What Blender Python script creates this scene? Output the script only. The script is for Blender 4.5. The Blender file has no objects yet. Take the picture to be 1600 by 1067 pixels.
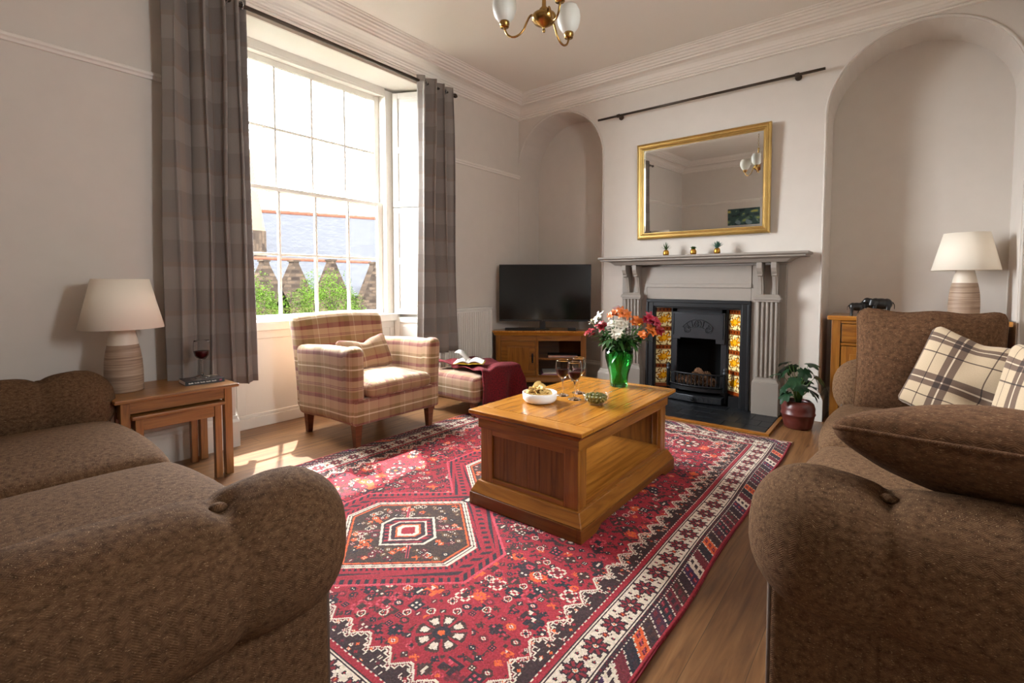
import bpy, math, random
import numpy as np
from mathutils import Vector, Matrix
random.seed(7)
S = bpy.context.scene
col = S.collection
R = math.radians
pi = math.pi

# ------------------------------------------------------------------ camera
cam_d = bpy.data.cameras.new('camera'); cam = bpy.data.objects.new('camera', cam_d); col.objects.link(cam)
cam_d.sensor_width = 36; cam_d.lens = 760.94 / 1600 * 36; cam_d.shift_y = -56.16 / 1600; cam_d.clip_start = .02
yaw, pit = R(-38.290), R(-2.737)
cf = Vector((math.sin(yaw) * math.cos(pit), math.cos(yaw) * math.cos(pit), math.sin(pit)))
cr = Vector((math.cos(yaw), -math.sin(yaw), 0)); cu = cr.cross(cf)
M = Matrix((cr, cu, -cf)).transposed().to_4x4(); M.translation = (0, 0, 1.15); cam.matrix_world = M
S.camera = cam
# ------------------------------------------------------------------ light
w = bpy.data.worlds.new('world'); S.world = w; w.use_nodes = True
bg = w.node_tree.nodes['Background']; bg.inputs[0].default_value = (.90, .955, 1, 1); bg.inputs[1].default_value = 24.0
sun_d = bpy.data.lights.new('sun', 'SUN'); sun = bpy.data.objects.new('sun', sun_d); col.objects.link(sun)
sun_d.energy = 7; sun_d.angle = R(.8); sun_d.color = (1, .97, .92)
sun.rotation_euler = Vector((-.63, .33, 1)).to_track_quat('Z', 'Y').to_euler()
pd = bpy.data.lights.new('window_portal', 'AREA'); po = bpy.data.objects.new('window_portal', pd); col.objects.link(po)
pd.shape = 'RECTANGLE'; pd.size = 2.1; pd.size_y = 1.5; pd.cycles.is_portal = True
po.location = (-4.16, 2.34, 1.92); po.rotation_euler = (0, R(-90), 0)
pd2 = bpy.data.lights.new('added_window_portal', 'AREA'); po2 = bpy.data.objects.new('added_window_portal', pd2); col.objects.link(po2)
pd2.shape = 'RECTANGLE';  pd2.size = .84; pd2.size_y = .46; pd2.cycles.is_portal = True; po2.location = (.765, 1.69, 1.85); po2.rotation_euler = (0, R(90), 0)  # portal for the window added in the right wall as extra light
S.view_settings.view_transform = 'Standard'; S.view_settings.look = 'None'
S.view_settings.gamma = 1; S.view_settings.use_curve_mapping = False
S.view_settings.exposure = 1.46
try:
    S.cycles.max_bounces = 14; S.cycles.diffuse_bounces = 7; S.cycles.transparent_max_bounces = 24; S.cycles.transmission_bounces = 14; S.cycles.glossy_bounces = 6
    S.cycles.caustics_refractive = True; S.cycles.sample_clamp_indirect = 6
except Exception: pass

# ------------------------------------------------------------------ materials
def lin(c):
    def f(v):
        v /= 255.
        return v / 12.92 if v <= .04045 else ((v + .055) / 1.055) ** 2.4
    return (f(c[0]), f(c[1]), f(c[2]), 1)
class NT:
    def __init__(s, name):
        s.m = bpy.data.materials.new(name); s.m.use_nodes = True; s.t = s.m.node_tree
        s.b = s.t.nodes['Principled BSDF']; s.out = s.t.nodes['Material Output']
    def n(s, k, **kw):
        x = s.t.nodes.new('ShaderNode' + k)
        for a, b in kw.items(): setattr(x, a, b)
        return x
    def l(s, a, b): s.t.links.new(a, b)
    def val(s, sock, v):
        if hasattr(v, 'is_output') or hasattr(v, 'links'): s.l(v, sock)
        else: sock.default_value = v
    def math(s, op, a, b=0., c=0.):
        x = s.n('Math', operation=op); s.val(x.inputs[0], a); s.val(x.inputs[1], b); s.val(x.inputs[2], c); return x.outputs[0]
    def uv(s, sc=(1, 1, 1), rot=0, loc=(0, 0, 0)):
        t = s.n('TexCoord'); m = s.n('Mapping'); s.l(t.outputs['UV'], m.inputs[0])
        m.inputs['Scale'].default_value = sc; m.inputs['Rotation'].default_value = (0, 0, rot); m.inputs['Location'].default_value = loc
        return m.outputs[0]
    def obj(s, sc=(1, 1, 1)):
        t = s.n('TexCoord'); m = s.n('Mapping'); s.l(t.outputs['Object'], m.inputs[0]); m.inputs['Scale'].default_value = sc
        return m.outputs[0]
    def noise(s, vec, sc=5, det=4, rough=.5, dist=0):
        x = s.n('TexNoise'); s.l(vec, x.inputs['Vector']); x.inputs['Scale'].default_value = sc
        x.inputs['Detail'].default_value = det; x.inputs['Roughness'].default_value = rough; x.inputs['Distortion'].default_value = dist
        return x.outputs[0]
    def ramp(s, fac, stops, const=False):
        x = s.n('ValToRGB'); s.l(fac, x.inputs[0]); e = x.color_ramp.elements
        if const: x.color_ramp.interpolation = 'CONSTANT'
        while len(e) < len(stops): e.new(.5)
        for i, (p, c) in enumerate(stops): e[i].position = p; e[i].color = c
        return x.outputs[0]
    def mix(s, f, a, b, mode='MIX'):
        x = s.n('Mix', data_type='RGBA', blend_type=mode); s.val(x.inputs[0], f); s.val(x.inputs[6], a); s.val(x.inputs[7], b); return x.outputs[2]
    def bump(s, h, strength=.3, dist=.002):
        x = s.n('Bump'); s.l(h, x.inputs['Height']); x.inputs['Strength'].default_value = strength; x.inputs['Distance'].default_value = dist
        s.l(x.outputs[0], s.b.inputs['Normal'])
    def base(s, c): s.val(s.b.inputs['Base Color'], c)
    def set(s, **k):
        for a, v in k.items(): s.b.inputs[a.replace('_', ' ')].default_value = v
        return s.m

def plain(name, c, rough=.5, metal=0, nz=.0, bumps=0, bsc=60, **k):
    t = NT(name)
    if nz:
        v = t.noise(t.obj(), 9, 5); a = lin(c); b = tuple(x * (1 - nz) for x in a[:3]) + (1,)
        t.base(t.ramp(v, [(.3, b), (.7, a)]))
    else: t.base(lin(c))
    if bumps: t.bump(t.noise(t.obj(), bsc, 4), bumps, .002)
    return t.set(Roughness=rough, Metallic=metal, **k)

def wood(name, dark, mid, light, rough=.38, sc=1.0, plank=None, knots=False, coat=0.):
    t = NT(name); oi = t.n('ObjectInfo')
    uv = t.uv(); off = t.n('Vector' + 'Math', operation='ADD'); t.l(uv, off.inputs[0])
    cb = t.n('CombineXYZ'); t.l(t.math('MULTIPLY', oi.outputs['Random'], 37.), cb.inputs[0]); t.l(t.math('MULTIPLY', oi.outputs['Random'], 11.), cb.inputs[1]); t.l(cb.outputs[0], off.inputs[1])
    v = off.outputs[0]
    tone = None
    if plank:
        sx = t.n('SeparateXYZ'); t.l(uv, sx.inputs[0])
        row = t.math('FLOOR', t.math('DIVIDE', sx.outputs[1], plank[0]))
        wn = t.n('TexWhiteNoise', noise_dimensions='1D'); t.l(row, wn.inputs['W'])
        shift = t.math('MULTIPLY', wn.outputs[0], 9.)
        colm = t.math('FLOOR', t.math('DIVIDE', t.math('ADD', sx.outputs[0], shift), plank[1]))
        wn2 = t.n('TexWhiteNoise', noise_dimensions='2D'); c2 = t.n('CombineXYZ'); t.l(row, c2.inputs[0]); t.l(colm, c2.inputs[1]); t.l(c2.outputs[0], wn2.inputs['Vector'])
        tone = wn2.outputs[0]
        a2 = t.n('VectorMath', operation='ADD'); t.l(v, a2.inputs[0]); c3 = t.n('CombineXYZ'); t.l(t.math('MULTIPLY', tone, 23.), c3.inputs[0]); t.l(t.math('MULTIPLY', tone, 5.), c3.inputs[2]); t.l(c3.outputs[0], a2.inputs[1]); v = a2.outputs[0]
    mp = t.n('Mapping'); t.l(v, mp.inputs[0]); mp.inputs['Scale'].default_value = (1.6 * sc, 22 * sc, 1)
    n1 = t.noise(mp.outputs[0], 1.6, 6, .6, .9)
    mp2 = t.n('Mapping'); t.l(v, mp2.inputs[0]); mp2.inputs['Scale'].default_value = (6 * sc, 160 * sc, 1)
    n2 = t.noise(mp2.outputs[0], 2.5, 3, .6)
    c = t.ramp(n1, [(.28, lin(dark)), (.5, lin(mid)), (.74, lin(light))])
    c = t.mix(t.math('MULTIPLY', n2, .38), c, lin(dark))
    if tone is not None:
        c = t.mix(t.math('MULTIPLY', tone, .45), c, lin(dark))
        fy = t.math('FRACT', t.math('DIVIDE', sx.outputs[1], plank[0]))
        fx = t.math('FRACT', t.math('DIVIDE', t.math('ADD', sx.outputs[0], shift), plank[1]))
        gy = t.math('LESS_THAN', fy, .012 * .15 / plank[0]); gx = t.math('LESS_THAN', fx, .0015)
        g = t.math('MAXIMUM', gy, gx)
        c = t.mix(t.math('MULTIPLY', g, .75), c, (.02, .012, .006, 1))
    if knots:
        vo = t.n('TexVoronoi'); mk = t.n('Mapping'); t.l(v, mk.inputs[0]); mk.inputs['Scale'].default_value = (1.3, 5, 1); t.l(mk.outputs[0], vo.inputs['Vector']); vo.inputs['Scale'].default_value = 1.1
        k = t.ramp(vo.outputs['Distance'], [(.0, (1, 1, 1, 1)), (.05, (.6, .6, .6, 1)), (.10, (0, 0, 0, 1))])
        c = t.mix(k, c, lin((70, 40, 22)))
    t.base(c)
    t.bump(n2, .12, .0008)
    m = t.set(Roughness=rough)
    if coat: t.b.inputs['Coat Weight'].default_value = coat; t.b.inputs['Coat Roughness'].default_value = .12
    return m

def plaid(name, period, su, sv, rough=.9, rot=0, mixf=.5, loc=(0, 0, 0), mode='MIX', transl=0):
    """su, sv: stops [(start, colour)] over one period in u and v"""
    t = NT(name); uv = t.uv((1 / period[0], 1 / period[1], 1), rot, loc); sx = t.n('SeparateXYZ'); t.l(uv, sx.inputs[0])
    a = t.ramp(t.math('FRACT', sx.outputs[0]), [(p, lin(c)) for p, c in su], True)
    b = t.ramp(t.math('FRACT', sx.outputs[1]), [(p, lin(c)) for p, c in sv], True)
    c = t.mix(mixf, a, b, mode)
    n = t.noise(t.uv((1, 1, 1)), 420, 2); c = t.mix(t.math('MULTIPLY', n, .35), c, (0.02, .015, .012, 1))
    t.base(c); t.bump(t.noise(t.uv(), 500, 2), .35, .0012)
    if transl:
        tl = t.n('BsdfTranslucent'); t.l(c, tl.inputs[0]); mx = t.n('MixShader'); mx.inputs[0].default_value = transl; t.l(t.b.outputs[0], mx.inputs[1]); t.l(tl.outputs[0], mx.inputs[2]); t.l(mx.outputs[0], t.out.inputs[0])
    return t.set(Roughness=rough, Sheen_Weight=.15)

def tweed(name, c0, c1, c2):
    t = NT(name); uv = t.uv(); sx = t.n('SeparateXYZ'); t.l(uv, sx.inputs[0])
    u, v = sx.outputs[0], sx.outputs[1]
    tri = t.math('ABSOLUTE', t.math('SUBTRACT', t.math('FRACT', t.math('MULTIPLY', u, 38.)), .5))
    ph = t.math('ADD', t.math('MULTIPLY', v, 1150.), t.math('MULTIPLY', tri, 26.))
    hb = t.math('MULTIPLY_ADD', t.math('SINE', ph), .5, .5)
    n = t.noise(uv, 60, 5, .7); st = t.noise(t.uv((260, 30, 1)), 1, 3, .6)
    c = t.ramp(n, [(.3, lin(c0)), (.7, lin(c1))])
    c = t.mix(t.math('MULTIPLY', hb, .26), c, lin(c0))
    fleck = t.math('MULTIPLY', t.math('GREATER_THAN', t.noise(t.uv((110, 560, 1)), 1, 2, .5), .66), t.math('GREATER_THAN', hb, .3))
    c = t.mix(t.math('MULTIPLY', fleck, .7), c, lin(c2))
    t.base(c)
    h = t.math('ADD', hb, t.math('MULTIPLY', n, 1.5)); t.bump(h, .38, .0014)
    return t.set(Roughness=.95, Specular_IOR_Level=.1)

def glass(name, c=(1, 1, 1), rough=0., ior=1.45):
    t = NT(name); t.base(tuple(c) + (1,)); t.b.inputs['Transmission Weight'].default_value = 1; t.b.inputs['IOR'].default_value = ior
    return t.set(Roughness=rough)
def pane(name):
    t = NT(name); tr = t.n('BsdfTransparent'); gl = t.n('BsdfGlossy'); gl.inputs['Roughness'].default_value = .02
    fr = t.n('LayerWeight'); fr.inputs[0].default_value = .5; mx = t.n('MixShader'); t.l(t.math('MULTIPLY_ADD', t.math('POWER', fr.outputs['Facing'], 4.), .55, .03), mx.inputs[0]); t.l(tr.outputs[0], mx.inputs[1]); t.l(gl.outputs[0], mx.inputs[2])
    t.l(mx.outputs[0], t.out.inputs[0]); return t.m
def attr(name, rough=.8, bump=0, sheen=0):
    t = NT(name); a = t.n('Attribute', attribute_name='Col'); t.base(a.outputs['Color'])
    if bump: t.bump(t.noise(t.obj(), 380, 3), bump, .002)
    return t.set(Roughness=rough, Sheen_Weight=sheen)

m_wall = plain('wall_paint', (209, 200, 190), .85, nz=.03, bumps=.04, bsc=30)
m_ceil = plain('ceiling_paint', (228, 221, 211), .9)
m_trim = plain('cornice_paint', (226, 218, 208), .6)
m_white = plain('white_gloss_paint', (216, 211, 202), .35)
m_greyp = plain('grey_mantel_paint', (140, 130, 120), .5, nz=.04)
m_floor = wood('pine_floor', (88, 56, 32), (146, 102, 62), (182, 136, 90), .34, .8, plank=(.155, 2.6), knots=True)
m_oak = wood('oak', (104, 58, 16), (148, 92, 30), (172, 116, 46), .3, 1, coat=.25)
m_oak_top = wood('oak_plank_top', (142, 84, 24), (186, 122, 42), (208, 148, 62), .24, 1, coat=.4)
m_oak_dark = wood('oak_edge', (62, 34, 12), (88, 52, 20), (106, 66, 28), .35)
m_oak_mid = wood('oak_panel', (82, 46, 14), (122, 74, 25), (142, 92, 36), .35)
m_pine = wood('side_table_wood', (108, 68, 32), (150, 100, 50), (168, 118, 64), .35, 1.2, coat=.15)
m_leg = wood('beech_leg', (84, 44, 24), (112, 62, 36), (128, 74, 44), .4)
m_tweed = tweed('brown_tweed', (62, 43, 29), (122, 92, 66), (188, 160, 124))
m_tweed2 = tweed('cushion_tweed', (60, 39, 26), (114, 82, 57), (178, 150, 116))
m_seam = plain('tweed_piping', (92, 74, 62), .9, bumps=.4, bsc=400)
m_black = plain('black_iron', (22, 23, 25), .42, .3, bumps=.1, bsc=120)
m_blackg = plain('black_gloss', (8, 8, 9), .12)
m_blackp = plain('black_plastic', (14, 14, 15), .4)
m_soot = plain('soot', (9, 8, 8), .95)
m_iron_r = plain('blackleaded_iron', (58, 60, 63), .38, .7, bumps=.15, bsc=90)
m_brass = plain('aged_brass', (158, 122, 66), .25, 1)
m_gold = plain('gilt_frame', (206, 172, 104), .36, .85, nz=.2)
m_goldpot = plain('gold_pot', (190, 140, 60), .3, 1)
m_pole = plain('bronze_pole', (70, 58, 48), .4, .6)
m_chrome = plain('steel', (190, 190, 192), .2, 1)
m_mirror = plain('mirror_glass', (232, 234, 232), .015, 1)
m_clear = glass('clear_glass', ior=1.22); m_greeng = glass('green_glass', (.22, .80, .30), 0, 1.25); m_pane = pane('window_glass')
m_frost = NT('frosted_shade'); m_frost.base(lin((232, 230, 220))); m_frost.b.inputs['Transmission Weight'].default_value = .35; m_frost.b.inputs['Subsurface Weight'].default_value = .0; m_frost = m_frost.set(Roughness=.45)
m_wine = plain('red_wine', (56, 3, 11), .25, Specular_IOR_Level=.15)
m_shade = NT('linen_shade'); m_shade.base(lin((242, 230, 212))); m_shade.bump(m_shade.noise(m_shade.uv((300, 60, 1)), 4, 2), .1, .001); m_shade = m_shade.set(Roughness=.9)
m_cream = plain('cream_ceramic', (222, 208, 190), .45)
t = NT('striped_stoneware'); t.base(t.ramp(t.noise(t.obj((2, 2, 70)), 1.3, 4, .6, .3), [(.3, lin((120, 96, 78))), (.5, lin((158, 132, 110))), (.7, lin((186, 162, 140)))])); m_stone = t.set(Roughness=.6)
m_slate = plain('slate_tile', (26, 28, 31), .38, nz=.3)
m_grout = plain('grout', (62, 60, 58), .9)
m_bowl = plain('white_porcelain', (240, 238, 234), .2)
m_crisp = plain('crisp', (232, 196, 120), .6, nz=.25)
m_olive = plain('olive_green', (122, 116, 48), .35, nz=.4)
m_paper = plain('paper', (238, 234, 226), .8)
m_yellow = plain('yellow_cover', (226, 190, 60), .5)
m_leaf = plain('leaf_green', (44, 86, 30), .45, nz=.4)
m_leafd = plain('dark_leaf_green', (24, 58, 30), .4, nz=.35)
m_stem = plain('stem_green', (82, 124, 52), .5)
m_blue = plain('blue_green_leaf', (70, 112, 98), .5)
m_pot = plain('glazed_red_pot', (98, 42, 34), .35, nz=.3, bumps=.3, bsc=40)
m_soil = plain('soil', (30, 24, 20), .95, bumps=.5)
m_cone = plain('pine_cone', (120, 84, 56), .8, nz=.3)
m_throw = NT('red_knit'); _u = m_throw.uv(); m_throw.base(m_throw.ramp(m_throw.noise(_u, 70, 4), [(.3, lin((64, 5, 12))), (.7, lin((122, 12, 24)))])); m_throw.bump(m_throw.noise(m_throw.uv((1, 1, 1)), 160, 3), .8, .004); m_throw = m_throw.set(Roughness=.95)
m_eleph = plain('ebony', (16, 14, 14), .3)
m_rad = plain('radiator_enamel', (228, 224, 216), .4)
T_, G, Rd, Cr, Lt = (186, 150, 116), (140, 110, 68), (112, 24, 42), (232, 212, 180), (176, 138, 108)
m_chair = plaid('red_check_wool', (.31, .31),
    [(0, T_), (.14, Lt), (.16, (150, 88, 84)), (.18, Lt), (.31, T_), (.46, (160, 118, 84)), (.49, (136, 70, 72)), (.51, (160, 118, 84)), (.62, G), (.78, T_), (.90, Cr), (.925, T_)],
    [(0, T_), (.05, Rd), (.13, (160, 84, 80)), (.15, G), (.30, T_), (.335, (124, 62, 70)), (.355, T_), (.37, (124, 62, 70)), (.39, T_), (.53, Rd), (.61, G), (.76, Cr), (.79, G), (.86, T_)], mixf=.62)
W_, Dk, Wh = (222, 208, 188), (122, 102, 90), (240, 230, 216)
m_cush = plaid('cream_check', (.155, .155),
    [(0, W_), (.22, (116, 98, 88)), (.245, W_), (.48, Dk), (.60, Wh), (.63, Dk), (.76, W_)],
    [(0, W_), (.21, (96, 80, 72)), (.235, W_), (.48, Dk), (.60, Wh), (.63, Dk), (.76, W_)], mode='MULTIPLY', mixf=1.)
c1, c2, c3 = (166, 156, 148), (142, 132, 126), (156, 138, 126)
m_curt = plaid('curtain_check', (.42, .30), [(0, c1), (.22, c2), (.5, c3), (.62, c2), (.8, (164, 148, 136))], [(0, c1), (.45, c2), (.9, (150, 130, 118))], rough=.85, transl=.16)
m_darkplaid = plaid('dark_red_check', (.12, .12), [(0, (60, 30, 30)), (.5, (90, 20, 32))], [(0, (50, 34, 28)), (.5, (84, 22, 30))])
m_col = attr('woven_rug', .95, .6, .05); m_tile = attr('glazed_tile', .12); m_cover = attr('printed_cover', .35); m_paint = attr('painted_canvas', .6)

# ------------------------------------------------------------------ mesh helpers
class MB:
    def __init__(s): s.v = []; s.f = []; s.g = []; s.mi = []; s.sm = []; s.uvs = {}
    def add(s, vs, fs, g=0, m=0, sm=False, uvs=None):
        o = len(s.v); s.v += [tuple(v) for v in vs]
        for i, f in enumerate(fs):
            if uvs: s.uvs[len(s.f)] = [uvs[k] for k in f]
            s.f.append([o + k for k in f]); s.g.append(g); s.mi.append(m); s.sm.append(sm)
        return s
    def box(s, x0, y0, z0, x1, y1, z1, g=None, m=0, mat=None):
        d = (abs(x1 - x0), abs(y1 - y0), abs(z1 - z0))
        if g is None: g = d.index(max(d))
        vs = [(x, y, z) for x in (min(x0, x1), max(x0, x1)) for y in (min(y0, y1), max(y0, y1)) for z in (min(z0, z1), max(z0, z1))]
        if mat: vs = [tuple(mat @ Vector(v)) for v in vs]
        return s.add(vs, [(0, 1, 3, 2), (4, 6, 7, 5), (0, 4, 5, 1), (2, 3, 7, 6), (0, 2, 6, 4), (1, 5, 7, 3)], g, m)
    def frus(s, b, t, z0, z1, m=0):   # b,t = (x0,y0,x1,y1)
        vs = [(b[0], b[1], z0), (b[2], b[1], z0), (b[2], b[3], z0), (b[0], b[3], z0), (t[0], t[1], z1), (t[2], t[1], z1), (t[2], t[3], z1), (t[0], t[3], z1)]
        return s.add(vs, [(3, 2, 1, 0), (4, 5, 6, 7), (0, 1, 5, 4), (1, 2, 6, 5), (2, 3, 7, 6), (3, 0, 4, 7)], 2 if abs(z1 - z0) > .2 else 0, m)
    def lathe(s, prof, c=(0, 0, 0), seg=36, m=0, sm=True, mat=None):
        vs = []; n = len(prof)
        for i in range(seg):
            a = 2 * pi * i / seg
            for r, z in prof: vs.append((c[0] + r * math.cos(a), c[1] + r * math.sin(a), c[2] + z))
        fs = []
        for i in range(seg):
            j = (i + 1) % seg
            for k in range(n - 1):
                if prof[k][0] < 1e-6: fs.append((i * n + k, j * n + k + 1, i * n + k + 1)) if prof[k + 1][0] > 1e-6 else None
                elif prof[k + 1][0] < 1e-6: fs.append((i * n + k, j * n + k, i * n + k + 1))
                else: fs.append((i * n + k, j * n + k, j * n + k + 1, i * n + k + 1))
        if mat: vs = [tuple(mat @ Vector(v)) for v in vs]
        return s.add(vs, fs, 2, m, sm)
    def tube(s, pts, r, seg=8, m=0, closed=False, cap=True):
        pts = [Vector(p) for p in pts]; n = len(pts); rr = r if isinstance(r, (list, tuple)) else [r] * n
        up = None; vs = []
        for i, p in enumerate(pts):
            a = pts[(i - 1) % n] if (closed or i) else p; b = pts[(i + 1) % n] if (closed or i < n - 1) else p
            t = (b - a).normalized()
            if up is None: up = Vector((0, 0, 1)) if abs(t.z) < .9 else Vector((1, 0, 0))
            x = t.cross(up); x = x.normalized() if x.length > 1e-5 else Vector((1, 0, 0)); y = x.cross(t).normalized(); up = y
            for k in range(seg):
                an = 2 * pi * k / seg; vs.append(tuple(p + (x * math.cos(an) + y * math.sin(an)) * rr[i]))
        fs = []
        for i in range(n if closed else n - 1):
            j = (i + 1) % n
            for k in range(seg): l = (k + 1) % seg; fs.append((i * seg + k, i * seg + l, j * seg + l, j * seg + k))
        if cap and not closed: fs.append(tuple(range(seg))[::-1]); fs.append(tuple((n - 1) * seg + k for k in range(seg)))
        return s.add(vs, fs, 2, m, True)
    def prism(s, poly, ax, a, b, m=0, g=None, sm=False):
        n = len(poly)
        def P(u, v, w): return {0: (w, u, v), 1: (u, w, v), 2: (u, v, w)}[ax]
        vs = [P(u, v, a) for u, v in poly] + [P(u, v, b) for u, v in poly]
        fs = [tuple(range(n)), tuple(range(2 * n - 1, n - 1, -1))] + [(i, i + n, (i + 1) % n + n, (i + 1) % n) for i in range(n)]
        return s.add(vs, fs, ax if g is None else g, m, sm)
    def grid(s, fn, nu, nv, m=0, uv=None, sm=True):
        vs = []; us = []
        for i in range(nu + 1):
            for j in range(nv + 1):
                u, v = i / nu, j / nv; vs.append(tuple(fn(u, v))); us.append(uv(u, v) if uv else (u, v))
        fs = [(i * (nv + 1) + j, (i + 1) * (nv + 1) + j, (i + 1) * (nv + 1) + j + 1, i * (nv + 1) + j + 1) for i in range(nu) for j in range(nv)]
        return s.add(vs, fs, 0, m, sm, us)
    def soft(s, x0, y0, z0, x1, y1, z1, r, n=(12, 12, 8), fn=None, m=0, e=2.0):
        c = Vector(((x0 + x1) / 2, (y0 + y1) / 2, (z0 + z1) / 2)); h = Vector(((x1 - x0) / 2, (y1 - y0) / 2, (z1 - z0) / 2))
        rr = Vector([min(r, q) for q in h]); r0 = min(rr)
        def par(k, N, hh):     # denser near the edges
            nr = 5
            a = [-hh + r0 * (1 - math.cos(i / nr * pi / 2)) * 1.0 for i in range(nr)]
            mid = [-hh + r0 + (2 * hh - 2 * r0) * i / N for i in range(N + 1)]
            return a + mid + [-q for q in a[::-1]]
        ax = [par(0, n[0], h.x), par(1, n[1], h.y), par(2, n[2], h.z)]
        key = {}; vs = []
        def vert(p):
            k = (round(p[0], 5), round(p[1], 5), round(p[2], 5))
            if k not in key:
                q = Vector(p); i = Vector([max(-h[a] + r0, min(h[a] - r0, q[a])) for a in range(3)]); d = q - i
                if d.length > 1e-7: q = i + d.normalized() * r0
                q = q + c
                if fn: q = Vector(fn(q.x, q.y, q.z))
                key[k] = len(vs); vs.append(tuple(q))
            return key[k]
        for a in range(3):
            b, d = (a + 1) % 3, (a + 2) % 3
            for sg in (-1, 1):
                for i in range(len(ax[b]) - 1):
                    for j in range(len(ax[d]) - 1):
                        q = []; uu = []
                        for (ii, jj) in ((i, j), (i + 1, j), (i + 1, j + 1), (i, j + 1)):
                            p = [0, 0, 0]; p[a] = sg * h[a]; p[b] = ax[b][ii]; p[d] = ax[d][jj]
                            q.append(tuple(p)); w = {0: (p[1], p[2]), 1: (p[0], p[2]), 2: (p[0], p[1])}[a]; uu.append((w[0] + c[0], w[1] + c[2] * (a != 2) + c[1] * (a == 2)))
                        if sg < 0: q.reverse(); uu.reverse()
                        ids = [vert(p) for p in q]
                        s.uvs[len(s.f)] = uu; s.f.append(('L', ids)); s.g.append(0); s.mi.append(m); s.sm.append(True)
        o = len(s.v); s.v += vs
        s.f = [[o + k for k in f[1]] if isinstance(f, tuple) and f and f[0] == 'L' else f for f in s.f]
        return s
    def tr(s, mat):
        s.v = [tuple(mat @ Vector(v)) for v in s.v]; return s
    def build(s, name, mat, parent=None, bevel=0, sub=0, solid=0, colors=None):
        me = bpy.data.meshes.new(name); me.from_pydata(s.v, [], s.f)
        mats = mat if isinstance(mat, (list, tuple)) else [mat]
        for mm in mats: me.materials.append(mm)
        ul = me.uv_layers.new(name='UVMap'); V = s.v
        for p in me.polygons:
            i = p.index; p.material_index = s.mi[i]; p.use_smooth = s.sm[i]
            if i in s.uvs:
                for li, q in zip(p.loop_indices, s.uvs[i]): ul.data[li].uv = q
            else:
                nn = [abs(x) for x in p.normal]; a = nn.index(max(nn)); o2 = [k for k in (0, 1, 2) if k != a]
                if s.g[i] in o2: o2.sort(key=lambda k: k != s.g[i])
                for li in p.loop_indices: q = V[me.loops[li].vertex_index]; ul.data[li].uv = (q[o2[0]], q[o2[1]])
        o = bpy.data.objects.new(name, me); col.objects.link(o)
        if parent: o.parent = parent
        if bevel:
            b = o.modifiers.new('bevel', 'BEVEL'); b.width = bevel; b.segments = 2; b.limit_method = 'ANGLE'; b.angle_limit = R(40); b.use_clamp_overlap = True
        if solid: q = o.modifiers.new('solid', 'SOLIDIFY'); q.thickness = solid; q.offset = 0
        if sub: q = o.modifiers.new('sub', 'SUBSURF'); q.levels = sub; q.render_levels = sub
        return o
def thing(name, label, cat, loc=(0, 0, 0), rz=0, group=None):
    o = bpy.data.objects.new(name, None); col.objects.link(o); o.location = loc; o.rotation_euler = (0, 0, rz); o.empty_display_size = .1
    return tag(o, label, cat, group)
def tag(o, label, cat, group=None, kind=None):
    o['label'] = label; o['category'] = cat
    if group: o['group'] = group
    if kind: o['kind'] = kind
    return o
def struct(o, label=None):
    o['kind'] = 'structure'
    if label: o['label'] = label
    return o
def copy_tree(o, parent=None):
    c = o.copy(); col.objects.link(c); c.parent = parent
    for ch in list(o.children): copy_tree(ch, c)
    return c
def painted(name, mat, img, P, parent=None):
    """img HxWx3 (0-255 sRGB) painted on a regular mesh; P(u,v)-> point arrays"""
    H_, W_ = img.shape[:2]
    u, v = np.meshgrid(np.linspace(0, 1, W_ + 1), np.linspace(0, 1, H_ + 1)); X, Y, Z = P(u, v)
    co = np.stack([X, Y, Z], -1).reshape(-1, 3).astype(np.float32)
    ii = np.arange(H_ * W_); r_, c_ = ii // W_, ii % W_; a = r_ * (W_ + 1) + c_
    q = np.stack([a, a + 1, a + W_ + 2, a + W_ + 1], -1).astype(np.int32)
    me = bpy.data.meshes.new(name); me.vertices.add(len(co)); me.vertices.foreach_set('co', co.ravel())
    me.loops.add(q.size); me.loops.foreach_set('vertex_index', q.ravel()); me.polygons.add(len(q))
    me.polygons.foreach_set('loop_start', np.arange(0, q.size, 4, dtype=np.int32)); me.update(calc_edges=True)
    ca = me.color_attributes.new('Col', 'FLOAT_COLOR', 'CORNER'); x = img.reshape(-1, 3) / 255.
    x = np.where(x <= .04045, x / 12.92, ((x + .055) / 1.055) ** 2.4); x = np.concatenate([x, np.ones((len(x), 1))], 1)
    ca.data.foreach_set('color', np.repeat(x, 4, 0).astype(np.float32).ravel())
    me.materials.append(mat); me.validate(); o = bpy.data.objects.new(name, me); col.objects.link(o)
    if parent: o.parent = parent
    return o
def sstep(a, b, x): t = max(0, min(1, (x - a) / (b - a))); return t * t * (3 - 2 * t)
rnd = random.Random(3)

# ================================================================== ROOM
XW, YF, XR, YB, ZC = -3.618, 4.715, .69, -1.06, 3.27
AZ, AR = 2.495, .5605
ALC = [(-3.056, 'left'), (.085, 'right')]
struct(MB().box(-4.0, YB - .1, -.08, XR + .12, 5.2, 0, g=1).build('floor', m_floor))
struct(MB().box(-4.3, YB - .1, ZC, XR + .12, 5.2, ZC + .1).build('ceiling', m_ceil))
b = MB()
NS = 28
def strip(b, y, x0, x1, z0a, z0b, z1=ZC):
    b.add([(x0, y, z0a), (x1, y, z0b), (x1, y, z1), (x0, y, z1)], [(0, 1, 2, 3)])
FX0, FX1, FZ = -1.90, -1.06, .93
strip(b, YF, XW, ALC[0][0] - AR, 0, 0); strip(b, YF, ALC[0][0] + AR, FX0, 0, 0); strip(b, YF, FX0, FX1, FZ, FZ); strip(b, YF, FX1, ALC[1][0] - AR, 0, 0); strip(b, YF, ALC[1][0] + AR, XR, 0, 0)
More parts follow.
